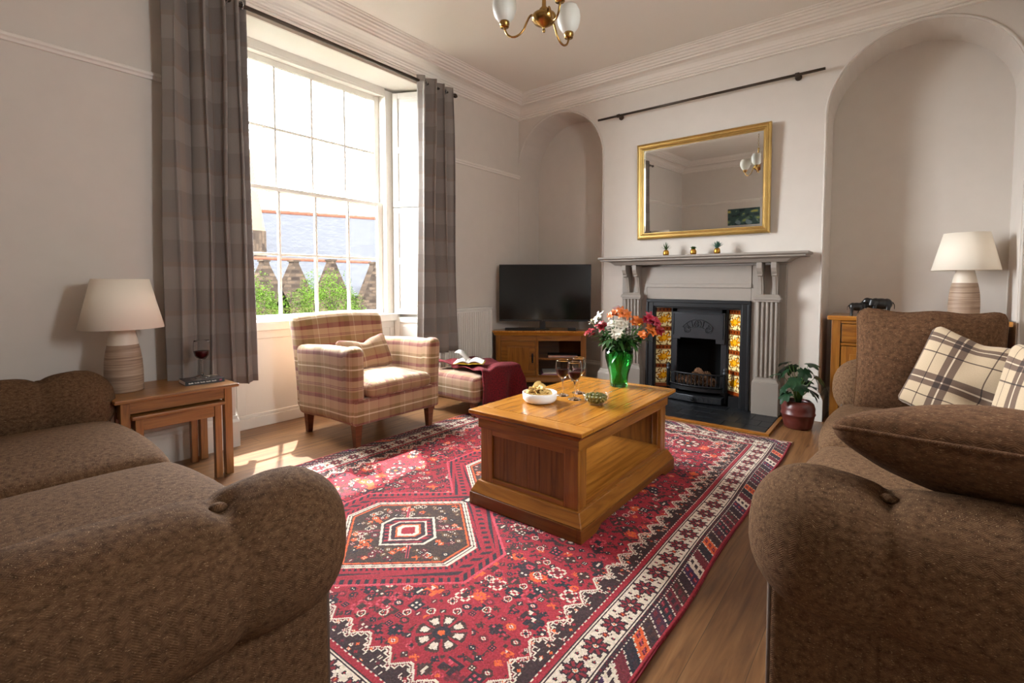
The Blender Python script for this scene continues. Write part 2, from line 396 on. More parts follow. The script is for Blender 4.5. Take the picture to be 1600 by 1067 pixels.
for cx, nm in ALC:
    for i in range(NS):
        a0, a1 = pi - pi * i / NS, pi - pi * (i + 1) / NS
        strip(b, YF, cx + AR * math.cos(a0), cx + AR * math.cos(a1), AZ + AR * math.sin(a0), AZ + AR * math.sin(a1))
    pts = [(cx - AR, 0)] + [(cx + AR * math.cos(pi - pi * i / NS), AZ + AR * math.sin(pi - pi * i / NS)) for i in range(NS + 1)] + [(cx + AR, 0)]
    for (xa, za), (xb, zb) in zip(pts[:-1], pts[1:]):
        b.add([(xa, YF, za), (xb, YF, zb), (xb, YF + .42, zb), (xa, YF + .42, za)], [(0, 1, 2, 3)], sm=True)
    b.add([(x, YF + .42, z) for x, z in pts], [tuple(range(len(pts)))])
struct(b.build('wall_back', m_wall))
b = MB()
b.box(FX0 - .02, YF + .001, 0, FX1 + .02, YF + .02, .01)
for q in ([(FX0, YF, 0), (FX0, 5.08, 0), (FX0, 5.08, FZ), (FX0, YF, FZ)], [(FX1, YF, 0), (FX1, YF, FZ), (FX1, 5.08, FZ), (FX1, 5.08, 0)],
          [(FX0, 5.08, 0), (FX1, 5.08, 0), (FX1, 5.08, FZ), (FX0, 5.08, FZ)], [(FX0, YF, FZ), (FX0, 5.08, FZ), (FX1, 5.08, FZ), (FX1, YF, FZ)], [(FX0, YF, .01), (FX1, YF, .01), (FX1, 5.08, .01), (FX0, 5.08, .01)]):
    b.add(q, [(0, 1, 2, 3)])
struct(b.build('trim_1', m_soot), 'soot blackened chimney opening behind the grate')
# arris beads round the arches
for k, (cx, nm) in enumerate(ALC):
    for dr in (0.0,):
        pts = [(cx - AR - .012, YF - .002, .24)] + [(cx + (AR + .012) * math.cos(pi - pi * i / 40), YF - .002, AZ + (AR + .012) * math.sin(pi - pi * i / 40)) for i in range(41)] + [(cx + AR + .012, YF - .002, .24)]
        struct(MB().tube(pts, .009, 6).build('trim_%d' % (k + 2), m_wall), 'plaster bead round the edge of the %s arched alcove' % nm)
# left (window) wall with splayed window recess
WY0, WY1, WZ = 1.45, 3.30, 3.02
b = MB()
def quad(b, *q): b.add(q, [(0, 1, 2, 3)])
quad(b, (XW, YB, 0), (XW, WY0, 0), (XW, WY0, ZC), (XW, YB, ZC)); quad(b, (XW, WY1, 0), (XW, YF, 0), (XW, YF, ZC), (XW, WY1, ZC)); quad(b, (XW, WY0, WZ), (XW, WY1, WZ), (XW, WY1, ZC), (XW, WY0, ZC))
o = struct(b.build('wall_left', m_wall)); q = o.modifiers.new('solid', 'SOLIDIFY'); q.thickness = .02; q.offset = 0
o.location.x = -.01
RX = -3.97; RY0, RY1 = 1.60, 3.12
b = MB()   # recess linings
quad(b, (XW, WY0, 0), (RX - .12, RY0 - .03, 0), (RX - .12, RY0 - .03, WZ), (XW, WY0, WZ))
quad(b, (RX - .12, RY1 + .03, 0), (XW, WY1, 0), (XW, WY1, WZ), (RX - .12, RY1 + .03, WZ))
quad(b, (XW, WY0, WZ), (XW, WY1, WZ), (RX - .12, RY1 + .03, WZ + .02), (RX - .12, RY0 - .03, WZ + .02))
struct(b.build('wall_recess', m_white), 'white painted splayed lining of the window recess')
b = MB()
for (x0, y0, x1, y1, z0) in ((-4.14, -3, -3.62, RY0 - .03, 0), ): pass
# masonry around the sash outside so that no sky leaks in
quad(b, (RX - .13, YB, -.1), (RX - .13, RY0 - .05, -.1), (RX - .13, RY0 - .05, 3.4), (RX - .13, YB, 3.4))
quad(b, (RX - .13, RY1 + .05, -.1), (RX - .13, 5.3, -.1), (RX - .13, 5.3, 3.4), (RX - .13, RY1 + .05, 3.4))
quad(b, (RX - .13, RY0 - .05, 3.0), (RX - .13, RY1 + .05, 3.0), (RX - .13, RY1 + .05, 3.4), (RX - .13, RY0 - .05, 3.4))
quad(b, (RX - .13, RY0 - .05, -.1), (RX - .13, RY1 + .05, -.1), (RX - .13, RY1 + .05, .83), (RX - .13, RY0 - .05, .83))
struct(b.build('wall_outer', m_wall))
b = MB(); q0, q1, qa, qb = 1.48, 1.90, 1.45, 2.25
b.box(XR, YB, 0, XR + .1, q0, ZC); b.box(XR, q1, 0, XR + .1, 5.2, ZC); b.box(XR, q0, 0, XR + .1, q1, qa); b.box(XR, q0, qb, XR + .1, q1, ZC)
struct(b.build('wall_right', m_wall))
added_win = bpy.data.objects.new('added_window', None); col.objects.link(added_win); struct(added_win, 'added white framed window in the right wall, out of view, to brighten the room')  # unseen window, added so daylight lifts the left wall, curtains and near sofas
b = MB(); b.box(XR - .01, q0 - .06, qa - .03, XR + .06, q0 + .04, qb + .06); b.box(XR - .01, q1 - .04, qa - .03, XR + .06, q1 + .06, qb + .06); b.box(XR - .01, q0, qb - .04, XR + .06, q1, qb + .06); b.box(XR - .03, q0 - .06, qa - .05, XR + .06, q1 + .06, qa + .03)
b.box(XR + .03, q0, 1.78, XR + .06, q1, 1.82); b.box(XR + .03, (q0 + q1) / 2 - .012, qa, XR + .06, (q0 + q1) / 2 + .012, qb); b.build('added_window_frame', m_white, added_win, bevel=.004)
b = MB(); b.add([(XR + .05, q0, qa), (XR + .05, q1, qa), (XR + .05, q1, qb), (XR + .05, q0, qb)], [(0, 1, 2, 3)]); b.build('pane', m_pane, added_win)
struct(MB().box(-4.0, YB - .1, 0, XR + .1, YB, ZC).build('wall_front', m_wall))
b = MB(); b.box(-4.1, 5.15, -.1, XR + .1, 5.2, 3.4); struct(b.build('wall_chimney', m_soot))
# cornice
prof = [(0, 3.075), (.022, 3.078), (.026, 3.088), (.02, 3.096), (.034, 3.10), (.036, 3.112), (.05, 3.118), (.056, 3.13), (.066, 3.134), (.072, 3.148), (.09, 3.165), (.12, 3.178), (.168, 3.182), (.170, 3.196), (.19, 3.198), (.196, 3.210), (.214, 3.216), (.222, 3.230), (.240, 3.234), (.243, 3.248), (.258, 3.251), (.262, 3.262), (.275, 3.264), (.278, 3.27), (.0, 3.271)]
def sweep(prof, path, closed=True):
    vs = []; n = len(prof); m = len(path)
    for i, p in enumerate(path):
        p = Vector(p); a = Vector(path[i - 1]) if (closed or i) else None; c = Vector(path[(i + 1) % m]) if (closed or i < m - 1) else None
        d1 = (p - a).normalized() if a else (c - p).normalized(); d2 = (c - p).normalized() if c else d1
        n1 = Vector((-d1.y, d1.x)); n2 = Vector((-d2.y, d2.x)); k = (n1 + n2); k = k / (1 + n1.dot(n2))
        for q in prof: vs.append((p.x + k.x * q[0], p.y + k.y * q[0], q[1]))
    fs = []
    for i in range(m if closed else m - 1):
        j = (i + 1) % m
        for k in range(n - 1): fs.append((i * n + k, j * n + k, j * n + k + 1, i * n + k + 1))
    if not closed: fs += [tuple(range(n)), tuple((m - 1) * n + k for k in range(n))[::-1]]
    return MB().add(vs, fs)
room = [(XW, YB), (XR, YB), (XR, YF), (XW, YF)]
struct(sweep(prof, room).build('trim_4', m_trim), 'moulded plaster cornice round the ceiling')
rp = [(0, 2.385), (.012, 2.387), (.016, 2.40), (.026, 2.408), (.028, 2.422), (.016, 2.43), (0, 2.432)]
struct(sweep(rp, [(XW, WY0 - .1), (XW, YB), (XR, YB), (XR, YF)], False).build('trim_5', m_trim), 'white picture rail left of the window and round the room')
struct(sweep(rp, [(XW, YF), (XW, WY1 + .1)], False).build('trim_6', m_trim), 'white picture rail between the right curtain and the corner')
sk = [(0, 0), (.024, 0), (.024, .175), (.018, .19), (.012, .197), (.008, .215), (0, .218)]
sk = [(p, z) for p, z in sk][::1]
struct(sweep(sk, [(RX - .02, RY0 - .02), (XW, WY0), (XW, YB), (-.95, YB)], False).build('baseboard_left', m_white))
struct(sweep(sk, [(.12, YB), (XR, YB), (XR, YF), (ALC[1][0] + AR, YF), (ALC[1][0] + AR, YF + .42), (ALC[1][0] - AR, YF + .42), (ALC[1][0] - AR, YF), (-.76, YF)], False).build('baseboard_right', m_white))
struct(sweep(sk, [(-2.22, YF), (ALC[0][0] + AR, YF), (ALC[0][0] + AR, YF + .42), (ALC[0][0] - AR, YF + .42), (ALC[0][0] - AR, YF), (XW, YF), (XW, WY1), (RX, RY1 + .02)], False).build('baseboard_back', m_white))
# ------------------------------------------------------------------ window
win = bpy.data.objects.new('window_1', None); col.objects.link(win); struct(win, 'tall white sash window of sixteen panes')
GY0, GY1 = 1.675, 2.975; SX = -4.07
def sash(name, z0, z1, x, rail_b, rail_t, mid):
    b = MB(); t = .035
    b.box(x - t / 2, GY0 - .055, z0, x + t / 2, GY0, z1); b.box(x - t / 2, GY1, z0, x + t / 2, GY1 + .055, z1)
    b.box(x - t / 2, GY0, z0, x + t / 2, GY1, z0 + rail_b); b.box(x - t / 2, GY0, z1 - rail_t, x + t / 2, GY1, z1)
    o = b.build(name, m_white, win, bevel=.004)
    for k in range(1, 4):
        y = GY0 + (GY1 - GY0) * k / 4; MB().box(x - .014, y - .011, z0 + rail_b, x + .014, y + .011, z1 - rail_t).build('glazing_bar', m_white, o, bevel=.004)
    for k in range(4):
        ya = GY0 + (GY1 - GY0) * k / 4 + (.011 if k else 0); yb = GY0 + (GY1 - GY0) * (k + 1) / 4 - (.011 if k < 3 else 0)
        MB().box(x - .013, ya, mid - .011, x + .013, yb, mid + .011).build('glazing_bar', m_white, o, bevel=.004)
        for (za, zb) in ((z0 + rail_b, mid - .011), (mid + .011, z1 - rail_t)):
            q = MB(); q.add([(x, ya, za), (x, yb, za), (x, yb, zb), (x, ya, zb)], [(0, 1, 2, 3)]); q.build('pane', m_pane, o)
    return o
sash('lower_sash', .845, 1.935, SX + .02, .035, .035, 1.381)
sash('upper_sash', 1.895, 2.975, SX - .02, .035, .052, 2.420)
b = MB()
b.box(RX - .13, RY0 - .03, .8, RX, GY0 - .055, WZ); b.box(RX - .13, GY1 + .055, .8, RX, RY1 + .03, WZ); b.box(RX - .13, GY0 - .055, 2.975, RX - .0, GY1 + .055, WZ + .02)
b.box(RX - .03, GY0 - .055, 2.955, RX - .002, GY1 + .055, 2.98)
b.build('box_frame', m_white, win, bevel=.004)
MB().box(RX - .13, RY0 - .03, .835, RX - .0, RY1 + .03, .847).box(RX - .02, RY0 - .0, .765, RX + .05, RY1 + .02, .838).build('window_sill', m_white, win, bevel=.008)
b = MB(); b.box(RX - .03, RY0 - .03, 0, RX, RY1 + .03, .80)
b.box(RX, RY0, .70, RX + .014, RY1, .766); b.box(RX, RY0, .0, RX + .022, RY1, .085); b.box(RX, RY0, .085, RX + .014, RY1, .11)
b.box(RX, RY0, .11, RX + .008, RY0 + .07, .70); b.box(RX, RY1 - .07, .11, RX + .008, RY1, .70)
b.build('apron_panel', m_white, win, bevel=.004)
# shutters on the right reveal (and folded behind the left curtain)
def shutter(y0, x0, y1, x1, z0, z1, name):
    d = Vector((x1 - x0, y1 - y0, 0)); L = d.length; d.normalize(); n = Vector((d.y, -d.x, 0))
    if n.y * (1 if y0 > 2 else -1) > 0: n = -n
    mt = Matrix(((d.x, n.x, 0, x0), (d.y, n.y, 0, y0), (0, 0, 1, 0), (0, 0, 0, 1)))
    b = MB(); b.box(0, 0, z0, L, .022, z1, mat=mt)
    fr = .055
    for (a0, a1, c0, c1) in ((0, fr, z0, z1), (L - fr, L, z0, z1), (fr, L - fr, z0, z0 + fr), (fr, L - fr, z1 - fr, z1)):
        b.box(a0, .022, c0, a1, .034, c1, mat=mt)
    zm = (z0 + z1) / 2
    b.box(fr, .022, zm - .03, L - fr, .034, zm + .03, mat=mt)
    for (c0, c1) in ((z0 + fr, zm - .03), (zm + .03, z1 - fr)): b.box(fr + .03, .020, c0 + .03, L - fr - .03, .030, c1 - .03, mat=mt)
    return b.build(name, m_white, win, bevel=.004)
shutter(RY1 + .005, RX + .01, WY1 - .015, XW - .02, .83, 1.885, 'shutter'); shutter(RY1 + .005, RX + .01, WY1 - .015, XW - .02, 1.893, 3.0, 'shutter'); shutter(RY1 + .005, RX + .01, WY1 - .015, XW - .02, .23, .80, 'recess_panel')
shutter(RY0 - .005, RX + .01, WY0 + .015, XW - .02, .83, 1.885, 'shutter'); shutter(RY0 - .005, RX + .01, WY0 + .015, XW - .02, 1.893, 3.0, 'shutter')
# door behind the camera
dr = bpy.data.objects.new('door_1', None); col.objects.link(dr); struct(dr, 'white panelled door in the wall behind the camera')
b = MB(); b.box(-.80, YB + .0, 0, -.03, YB + .045, 2.03)
b.build('door_leaf', m_white, dr, bevel=.003)
b = MB()
for (x0, x1) in ((-.70, -.46), (-.37, -.13)):
    for (z0, z1) in ((.2, .85), (1.0, 1.9)): b.box(x0, YB + .04, z0, x1, YB + .056, z1)
b.build('door_panel', m_white, dr, bevel=.008)
b = MB(); b.box(-.90, YB, 0, -.80, YB + .06, 2.13); b.box(-.03, YB, 0, .07, YB + .06, 2.13); b.box(-.80, YB, 2.03, -.03, YB + .06, 2.13); b.build('door_frame', m_white, dr, bevel=.006)
MB().lathe([(0, 0), (.012, 0), (.012, .03), (.028, .04), (.03, .055), (.02, .07), (0, .072)], mat=Matrix.Translation((-.75, YB + .045, 1.0)) @ Matrix.Rotation(R(-90), 4, 'X')).build('door_handle', m_brass, dr)

# ================================================================== FIREPLACE
fp = thing('fireplace_surround', 'grey painted timber fireplace surround with fluted pilasters and corbels below the mirror', 'fireplace', (-1.475, 4.70, 0))
def fb(): return MB()
# local x centre -1.475; y local negative = into the room
b = fb(); b.box(-.745, -.05, .0, -.478, .01, 1.30); b.box(.478, -.05, .0, .745, .01, 1.30); b.box(-.478, -.05, .985, .478, .01, 1.30)
b.build('backboard', m_greyp, fp, bevel=.004)
b = fb(); b.box(-.478, -.062, 1.10, .478, -.05, 1.135); b.box(-.478, -.056, 1.12, .478, -.05, 1.30); b.build('frieze', m_greyp, fp, bevel=.004)
def pil(xc):
    b = fb(); b.box(xc - .105, -.13, .0, xc + .105, -.05, .29); b.frus((xc - .105, -.13, xc + .105, -.05), (xc - .088, -.113, xc + .088, -.05), .29, .315)
    b.build('plinth_block', m_greyp, fp, bevel=.005)
    b = fb(); b.box(xc - .088, -.098, .31, xc + .088, -.05, 1.0)
    for k in range(5): x = xc - .07 + k * .035; b.box(x - .009, -.112, .335, x + .009, -.098, .985)
    b.build('fluted_pilaster', m_greyp, fp, bevel=.004)
    b = fb(); b.box(xc - .108, -.135, 1.0, xc + .108, -.05, 1.018); b.box(xc - .098, -.125, .982, xc + .098, -.05, 1.0); b.frus((xc - .108, -.135, xc + .108, -.05), (xc - .085, -.11, xc + .085, -.05), 1.018, 1.045); b.build('capital', m_greyp, fp, bevel=.003)
    for s in (-1, 1):
        x = xc + s * .055; pts = []
        prof = [(-.05, 1.04), (-.085, 1.04), (-.095, 1.10), (-.11, 1.16), (-.125, 1.20), (-.155, 1.205), (-.158, 1.215), (-.150, 1.218), (-.17, 1.24), (-.185, 1.27), (-.185, 1.318), (-.05, 1.318)]
        b = fb(); b.prism([(y, z) for y, z in prof], 0, x - .021, x + .021); b.prism([(y - .004, z) for y, z in prof[1:5]] + [(-.05, 1.18), (-.05, 1.05)], 0, x - .008, x + .008); b.build('corbel', m_greyp, fp, bevel=.003)
pil(-.615); pil(.615)
b = fb(); x, y = .93, -.255
def slab(b, x, y, z0, z1): b.box(-x, y, z0, x, .01, z1)
slab(b, .925, -.255, 1.382, 1.40); b.frus((-.90, -.235, .90, .01), (-.925, -.255, .925, .01), 1.372, 1.382); slab(b, .905, -.24, 1.36, 1.372)
b.frus((-.80, -.20, .80, .01), (-.84, -.235, .84, .01), 1.345, 1.36); b.frus((-.765, -.188, .765, .01), (-.80, -.215, .80, .01), 1.318, 1.345)
b.build('mantel_shelf', m_greyp, fp, bevel=.003)
# cast-iron insert
ins = thing('fireplace_insert', 'black cast iron fireplace insert with ochre patterned tile cheeks and grate', 'fireplace', (-1.475, 4.665, 0))
b = MB(); b.box(-.478, -.03, .012, -.405, .02, .985); b.box(.405, -.03, .012, .478, .02, .985); b.box(-.405, -.03, .915, .405, .02, .985)
b.box(-.405, -.018, .012, -.392, .02, .915); b.box(.392, -.018, .012, .405, .02, .915); b.box(-.392, -.018, .902, .392, .02, .915)
b.box(-.478, -.038, .955, .478, -.03, .985); b.box(-.478, -.038, .012, -.455, -.03, .955); b.box(.455, -.038, .012, .478, -.03, .955)
b.build('outer_frame', m_black, ins, bevel=.004)
def tile_img(seed):
    Q = 3; H_ = 190 * Q; W_ = 34 * Q; img = np.zeros((H_, W_, 3)); img[:] = (236, 218, 160)
    yy, xx = np.mgrid[0:H_, 0:W_].astype(float) / Q; P = 46.
    for r in range(4):
        y0 = 10 + r * P * .98; cy = y0 + 17; X = (xx - 16.5) / 17; Y = (yy - cy) / 17
        m = (np.abs(Y) < 1)
        th = np.arctan2(Y, X); rr = np.hypot(X, Y)
        amber = m & (rr < .62 + .26 * np.cos(5 * th + .6) * np.cos(3 * th) + .12 * np.sin(9 * th))
        dk = m & (np.abs(rr - (.80 + .16 * np.sin(6 * th))) < .075) & (np.abs(np.sin(2 * th)) > .45)
        dk2 = m & (np.abs(np.abs(X) + np.abs(Y) * .8 - 1.22) < .10) & (np.sin(9 * th) > -.3)
        img[amber] = (214, 138, 8); img[m & (rr < .33 + .1 * np.sin(7 * th))] = (240, 176, 24); img[dk | dk2] = (112, 66, 12)
        img[m & (np.abs(rr - .38) < .05) & (np.sin(5 * th) > 0)] = (150, 88, 14)
        s = (yy > cy + 18) & (yy < cy + 27); img[s] = (140, 62, 18); img[s & ((xx.astype(int) // 4) % 2 == 0) & (np.abs(yy - cy - 22.5) < 2.6)] = (84, 34, 12)
        g = np.abs(np.abs(Y) - 1.02) < .03; img[g & (np.abs(Y) < 1.1)] = (96, 70, 40)
    s = yy < 8; img[s] = (140, 62, 18)
    return img
for s in (-1, 1):
    o = painted('tile_panel', m_tile, tile_img(1), lambda u, v, s=s: ((s * (.392 - .125 * u)) if s > 0 else (s * (.267 + .125 * u)), .02 + .085 * (u if s > 0 else 1 - u), .115 + .785 * v), ins)
    o['label'] = 'ochre and cream patterned tiles'
for s in (-1, 1):
    b = MB(); b.add([(s * .392, .022, .012), (s * .267, .108, .012), (s * .267, .108, .92), (s * .392, .022, .92)], [(0, 1, 2, 3)]); b.box(s * .267, .09, .012, s * .255, .13, .92); b.box(s*.392,.0,.012,s*.30,.10,.112); b.build('cheek_backing', m_black, ins)
b = MB(); b.box(-.255, .085, .012, -.205, .13, .92); b.box(.205, .085, .012, .255, .13, .92); b.box(-.255, .085, .855, .255, .13, .92); b.build('inner_arch', m_iron_r, ins, bevel=.004)
b = MB(); pr = [(-.245, .60), (-.245, .865), (.245, .865), (.245, .575), (.165, .575), (.165, .615), (-.165, .615), (-.165, .60)]
b.prism(pr, 1, .055, .08); hd = b.build('hood', m_iron_r, ins, bevel=.004)
b = MB()
def arcp(cx, cz, r, a0, a1, n=14): return [(cx + r * math.cos(R(a0 + (a1 - a0) * i / n)), .053, cz + r * math.sin(R(a0 + (a1 - a0) * i / n))) for i in range(n + 1)]
for cx, cz in ((-.10, .70), (0, .755), (.10, .70)):
    b.tube(arcp(cx, cz, .032, 0, 360, 18), .004, 6); b.tube(arcp(cx, cz, .016, 30, 330, 10), .0035, 6)
b.tube(arcp(0, .62, .175, 35, 145), .004, 6); b.tube(arcp(0, .60, .125, 40, 140), .004, 6)
for a in (36, 52, 70, 90, 110, 128, 144): b.tube([(.13 * math.cos(R(a)), .053, .60 + .13 * math.sin(R(a))), (.17 * math.cos(R(a)), .053, .62 + .17 * math.sin(R(a)))], .0035, 6)
b.tube([(-.23, .053, .64), (-.23, .053, .85), (.23, .053, .85), (.23, .053, .62)], .003, 6)
b.build('relief_ornament', m_iron_r, hd)
gr = MB()
def gy(x): return .02 - .07 * (1 - (x / .26) ** 2)
for z in (.29, .175): gr.tube([(x, gy(x), z) for x in [(-.25 + .5 * i / 20) for i in range(21)]], .008, 6)
gr.box(-.25, .02, .165, .25, .10, .172)
gr.build('grate_rail', m_black, ins)
for i in range(14):
    x = -.227 + .035 * i; MB().box(x - .004, gy(x) - .004, .175, x + .004, gy(x) + .004, .29).build('grate_bar', m_black, ins)
for s in (-1, 1):
    MB().lathe([(.0, .14), (.018, .14), (.018, .30), (.024, .305), (.024, .315), (.015, .32), (.02, .335), (.02, .35), (.008, .365), (0, .37)], (s * .262, .02, 0), 14).build('grate_post', m_iron_r, ins)
b = MB(); b.prism([(x, gy(x) + .01) for x in [-.25 + .5 * i / 16 for i in range(17)]] + [(.25, .12), (-.25, .12)], 2, .125, .16); b.build('grate_base', m_black, ins)
b = MB(); b.prism([(-.245, -.02), (0, -.055), (.245, -.02), (.245, .1), (-.245, .1)], 2, .025, .085); ap = b.build('ash_pan', m_iron_r, ins, bevel=.003)
for k in range(-5, 6):
    if k: x = k * .04; b = MB(); b.tube([(x + .012 * math.cos(a / 6 * pi), -.052 + abs(x) * .14 - .002, .055 + .014 * math.sin(a / 6 * pi)) for a in range(13)], .0025, 5); b.build('scroll_ornament', m_iron_r, ap)
MB().lathe([(0, 0), (.01, 0), (.008, .012), (.016, .018), (.016, .026), (0, .032)], seg=14, mat=Matrix.Translation((0, -.053, .055)) @ Matrix.Rotation(R(90), 4, 'X')).build('knob', m_black, ap)
# pine cones
cone = MB()
for ring in range(7):
    zz = ring / 6; rr = .030 * math.sin(pi * (.12 + .78 * zz)) + .003
    for k in range(9):
        a = 2 * pi * k / 9 + ring * .35; x, y, z = rr * math.cos(a), rr * math.sin(a), (zz - .5) * .06
        ox, oy = math.cos(a), math.sin(a)
        cone.add([(x * .5, y * .5, z - .002), (x + ox * .009 - oy * .006, y + oy * .009 + ox * .006, z + .005), (x + ox * .013, y + oy * .013, z + .009), (x + ox * .009 + oy * .006, y + oy * .009 - ox * .006, z + .005), (x * .5, y * .5, z + .008)], [(0, 1, 2, 3), (4, 3, 2, 1)])
cone.lathe([(0, -.032), (.014, -.02), (.018, 0), (.012, .02), (0, .03)], seg=8)
c0 = cone.build('pine_cone', m_cone)
cs = [(-.12, .06, .21), (-.07, .05, .215), (-.02, .06, .21), (.035, .05, .215), (.09, .055, .212), (.14, .06, .21), (-.02, .02, .262), (.04, .055, .27), (.09, .06, .268), (.0, .085, .29), (-.17, .07, .207)]
for i, p in enumerate(cs):
    o = c0 if i == 0 else c0.copy()
    if i: col.objects.link(o)
    o.location = (-1.475 + p[0], 4.665 + p[1], p[2]); o.rotation_euler = (rnd.uniform(0, 3), rnd.uniform(0, 3), rnd.uniform(0, 3)); tag(o, 'brown pine cone heaped in the fireplace grate', 'pine cone', 'pine cones in the grate')
# hearth
hx0, hx1, hy0, hy1 = -2.22, -.745, 4.035, 4.70
hh = thing('hearth', 'black tiled hearth with oak edging in front of the fireplace', 'hearth', (-1.48, 4.03, 0))
b = MB(); b.box(hx0 + 1.48, 0, .0, hx1 + 1.48, .655, .006); b.build('mortar_bed', m_grout, hh)
nx, ny = 9, 4
for i in range(nx):
    for j in range(ny):
        tx = (hx1 - hx0 - .012) / nx; ty = .66 / ny; x0 = hx0 + 1.48 + .006 + i * tx + (tx / 2 if j % 2 else 0); x1 = min(x0 + tx - .003, hx1 + 1.474)
        if j % 2 and i == 0: MB().box(hx0 + 1.486, j * ty, .006, x0 - .003, j * ty + ty - .003, .014).build('hearth_tile', m_slate, hh, bevel=.0015)
        if x1 > x0 + .01: MB().box(x0, j * ty, .006, x1, j * ty + ty - .003, .014).build('hearth_tile', m_slate, hh, bevel=.0015)
b = MB(); b.box(hx0 + 1.45, -.035, 0, hx1 + 1.51, 0, .018); b.box(hx0 + 1.45, 0, 0, hx0 + 1.48, .655, .018); b.box(hx1 + 1.48, 0, 0, hx1 + 1.51, .655, .018); b.build('edging', m_oak, hh, bevel=.003)

# ------------------------------------------------------------------ mirror
mr = thing('wall_mirror', 'large gold edged rectangular mirror hung above the mantelpiece', 'mirror', (-1.472, 4.70, 1.578)); mr.rotation_euler = (R(1.7), 0, 0)
W2, Hh = .602, .935
b = MB(); fw = [(0, 0, .012), (.012, .0, .03), (.03, .0, .022), (.045, 0, .026), (.062, 0, .012)]
rects = [(0, 0), (0, -.028), (.010, -.034), (.018, -.028), (.022, -.032), (.034, -.032), (.038, -.024), (.046, -.026), (.056, -.016), (.062, -.016), (.062, -.006)]
vs = []
for ins_, y in rects: vs += [(-W2 + ins_, y, ins_), (W2 - ins_, y, ins_), (W2 - ins_, y, Hh - ins_), (-W2 + ins_, y, Hh - ins_)]
fs = [(k * 4 + i, k * 4 + (i + 1) % 4, (k + 1) * 4 + (i + 1) % 4, (k + 1) * 4 + i) for k in range(len(rects) - 1) for i in range(4)]
b.add(vs, fs); b.build('mirror_frame', m_gold, mr)
b = MB(); i1, i2 = .055, .082
vs = [(-W2 + i1, -.010, i1), (W2 - i1, -.010, i1), (W2 - i1, -.010, Hh - i1), (-W2 + i1, -.010, Hh - i1), (-W2 + i2, -.0125, i2), (W2 - i2, -.0125, i2), (W2 - i2, -.0125, Hh - i2), (-W2 + i2, -.0125, Hh - i2)]
b.add(vs, [(0, 1, 5, 4), (1, 2, 6, 5), (2, 3, 7, 6), (3, 0, 4, 7), (4, 5, 6, 7)]); b.build('mirror_glass', m_mirror, mr)
# pole above mirror
pr_ = thing('picture_pole', 'dark bronze metal pole on two round brackets above the mirror', 'pole', (-1.5, 4.64, 2.845))
MB().tube([(-1.01, 0, 0), (1.005, 0, 0)], .011, 10).build('rod', m_pole, pr_)
for x in (-.78, .81): MB().lathe([(0, 0), (.026, 0), (.026, .012), (.012, .018), (.010, .075)], seg=18, mat=Matrix.Translation((x, .075, 0)) @ Matrix.Rotation(R(90), 4, 'X')).tube([(x - .015, 0, 0), (x + .015, 0, 0)], .017, 10).build('bracket', m_pole, pr_)
# painting on the rear wall (seen in the mirror)
pn = thing('canvas_painting', 'unframed green and blue landscape canvas hung on the wall behind, seen in the mirror', 'painting', (-2.24, YB, 1.84))
MB().box(-.45, 0, 0, .45, .03, .42).build('canvas_stretcher', m_paper, pn)
rg = np.random.RandomState(5); H_, W_ = 56, 120; yy, xx = np.mgrid[0:H_, 0:W_].astype(float); img = np.zeros((H_, W_, 3)); f = np.zeros((H_, W_)); g = f.copy()
for _ in range(26):
    kx, ky, ph = rg.uniform(-.3, .3), rg.uniform(-.5, .5), rg.uniform(0, 6); f += np.sin(kx * xx + ky * yy + ph + 2 * np.sin(.05 * xx + ph)); g += np.sin(ky * xx * .6 - kx * yy + ph * 2)
f /= 5; g /= 5; img[:] = (44, 74, 70); img[f > .5] = (92, 118, 96); img[f > 1.3] = (150, 160, 84); img[(f < -.6)] = (20, 44, 48); img[(g > .9) & (yy < 34)] = (122, 142, 148); img[(g < -1.2)] = (30, 66, 40); img[(yy > 40) & (f > .9)] = (170, 168, 80)
painted('painted_face', m_paint, img, lambda u, v: (.45 - .9 * u, .031 + 0 * u, .42 * v), pn)

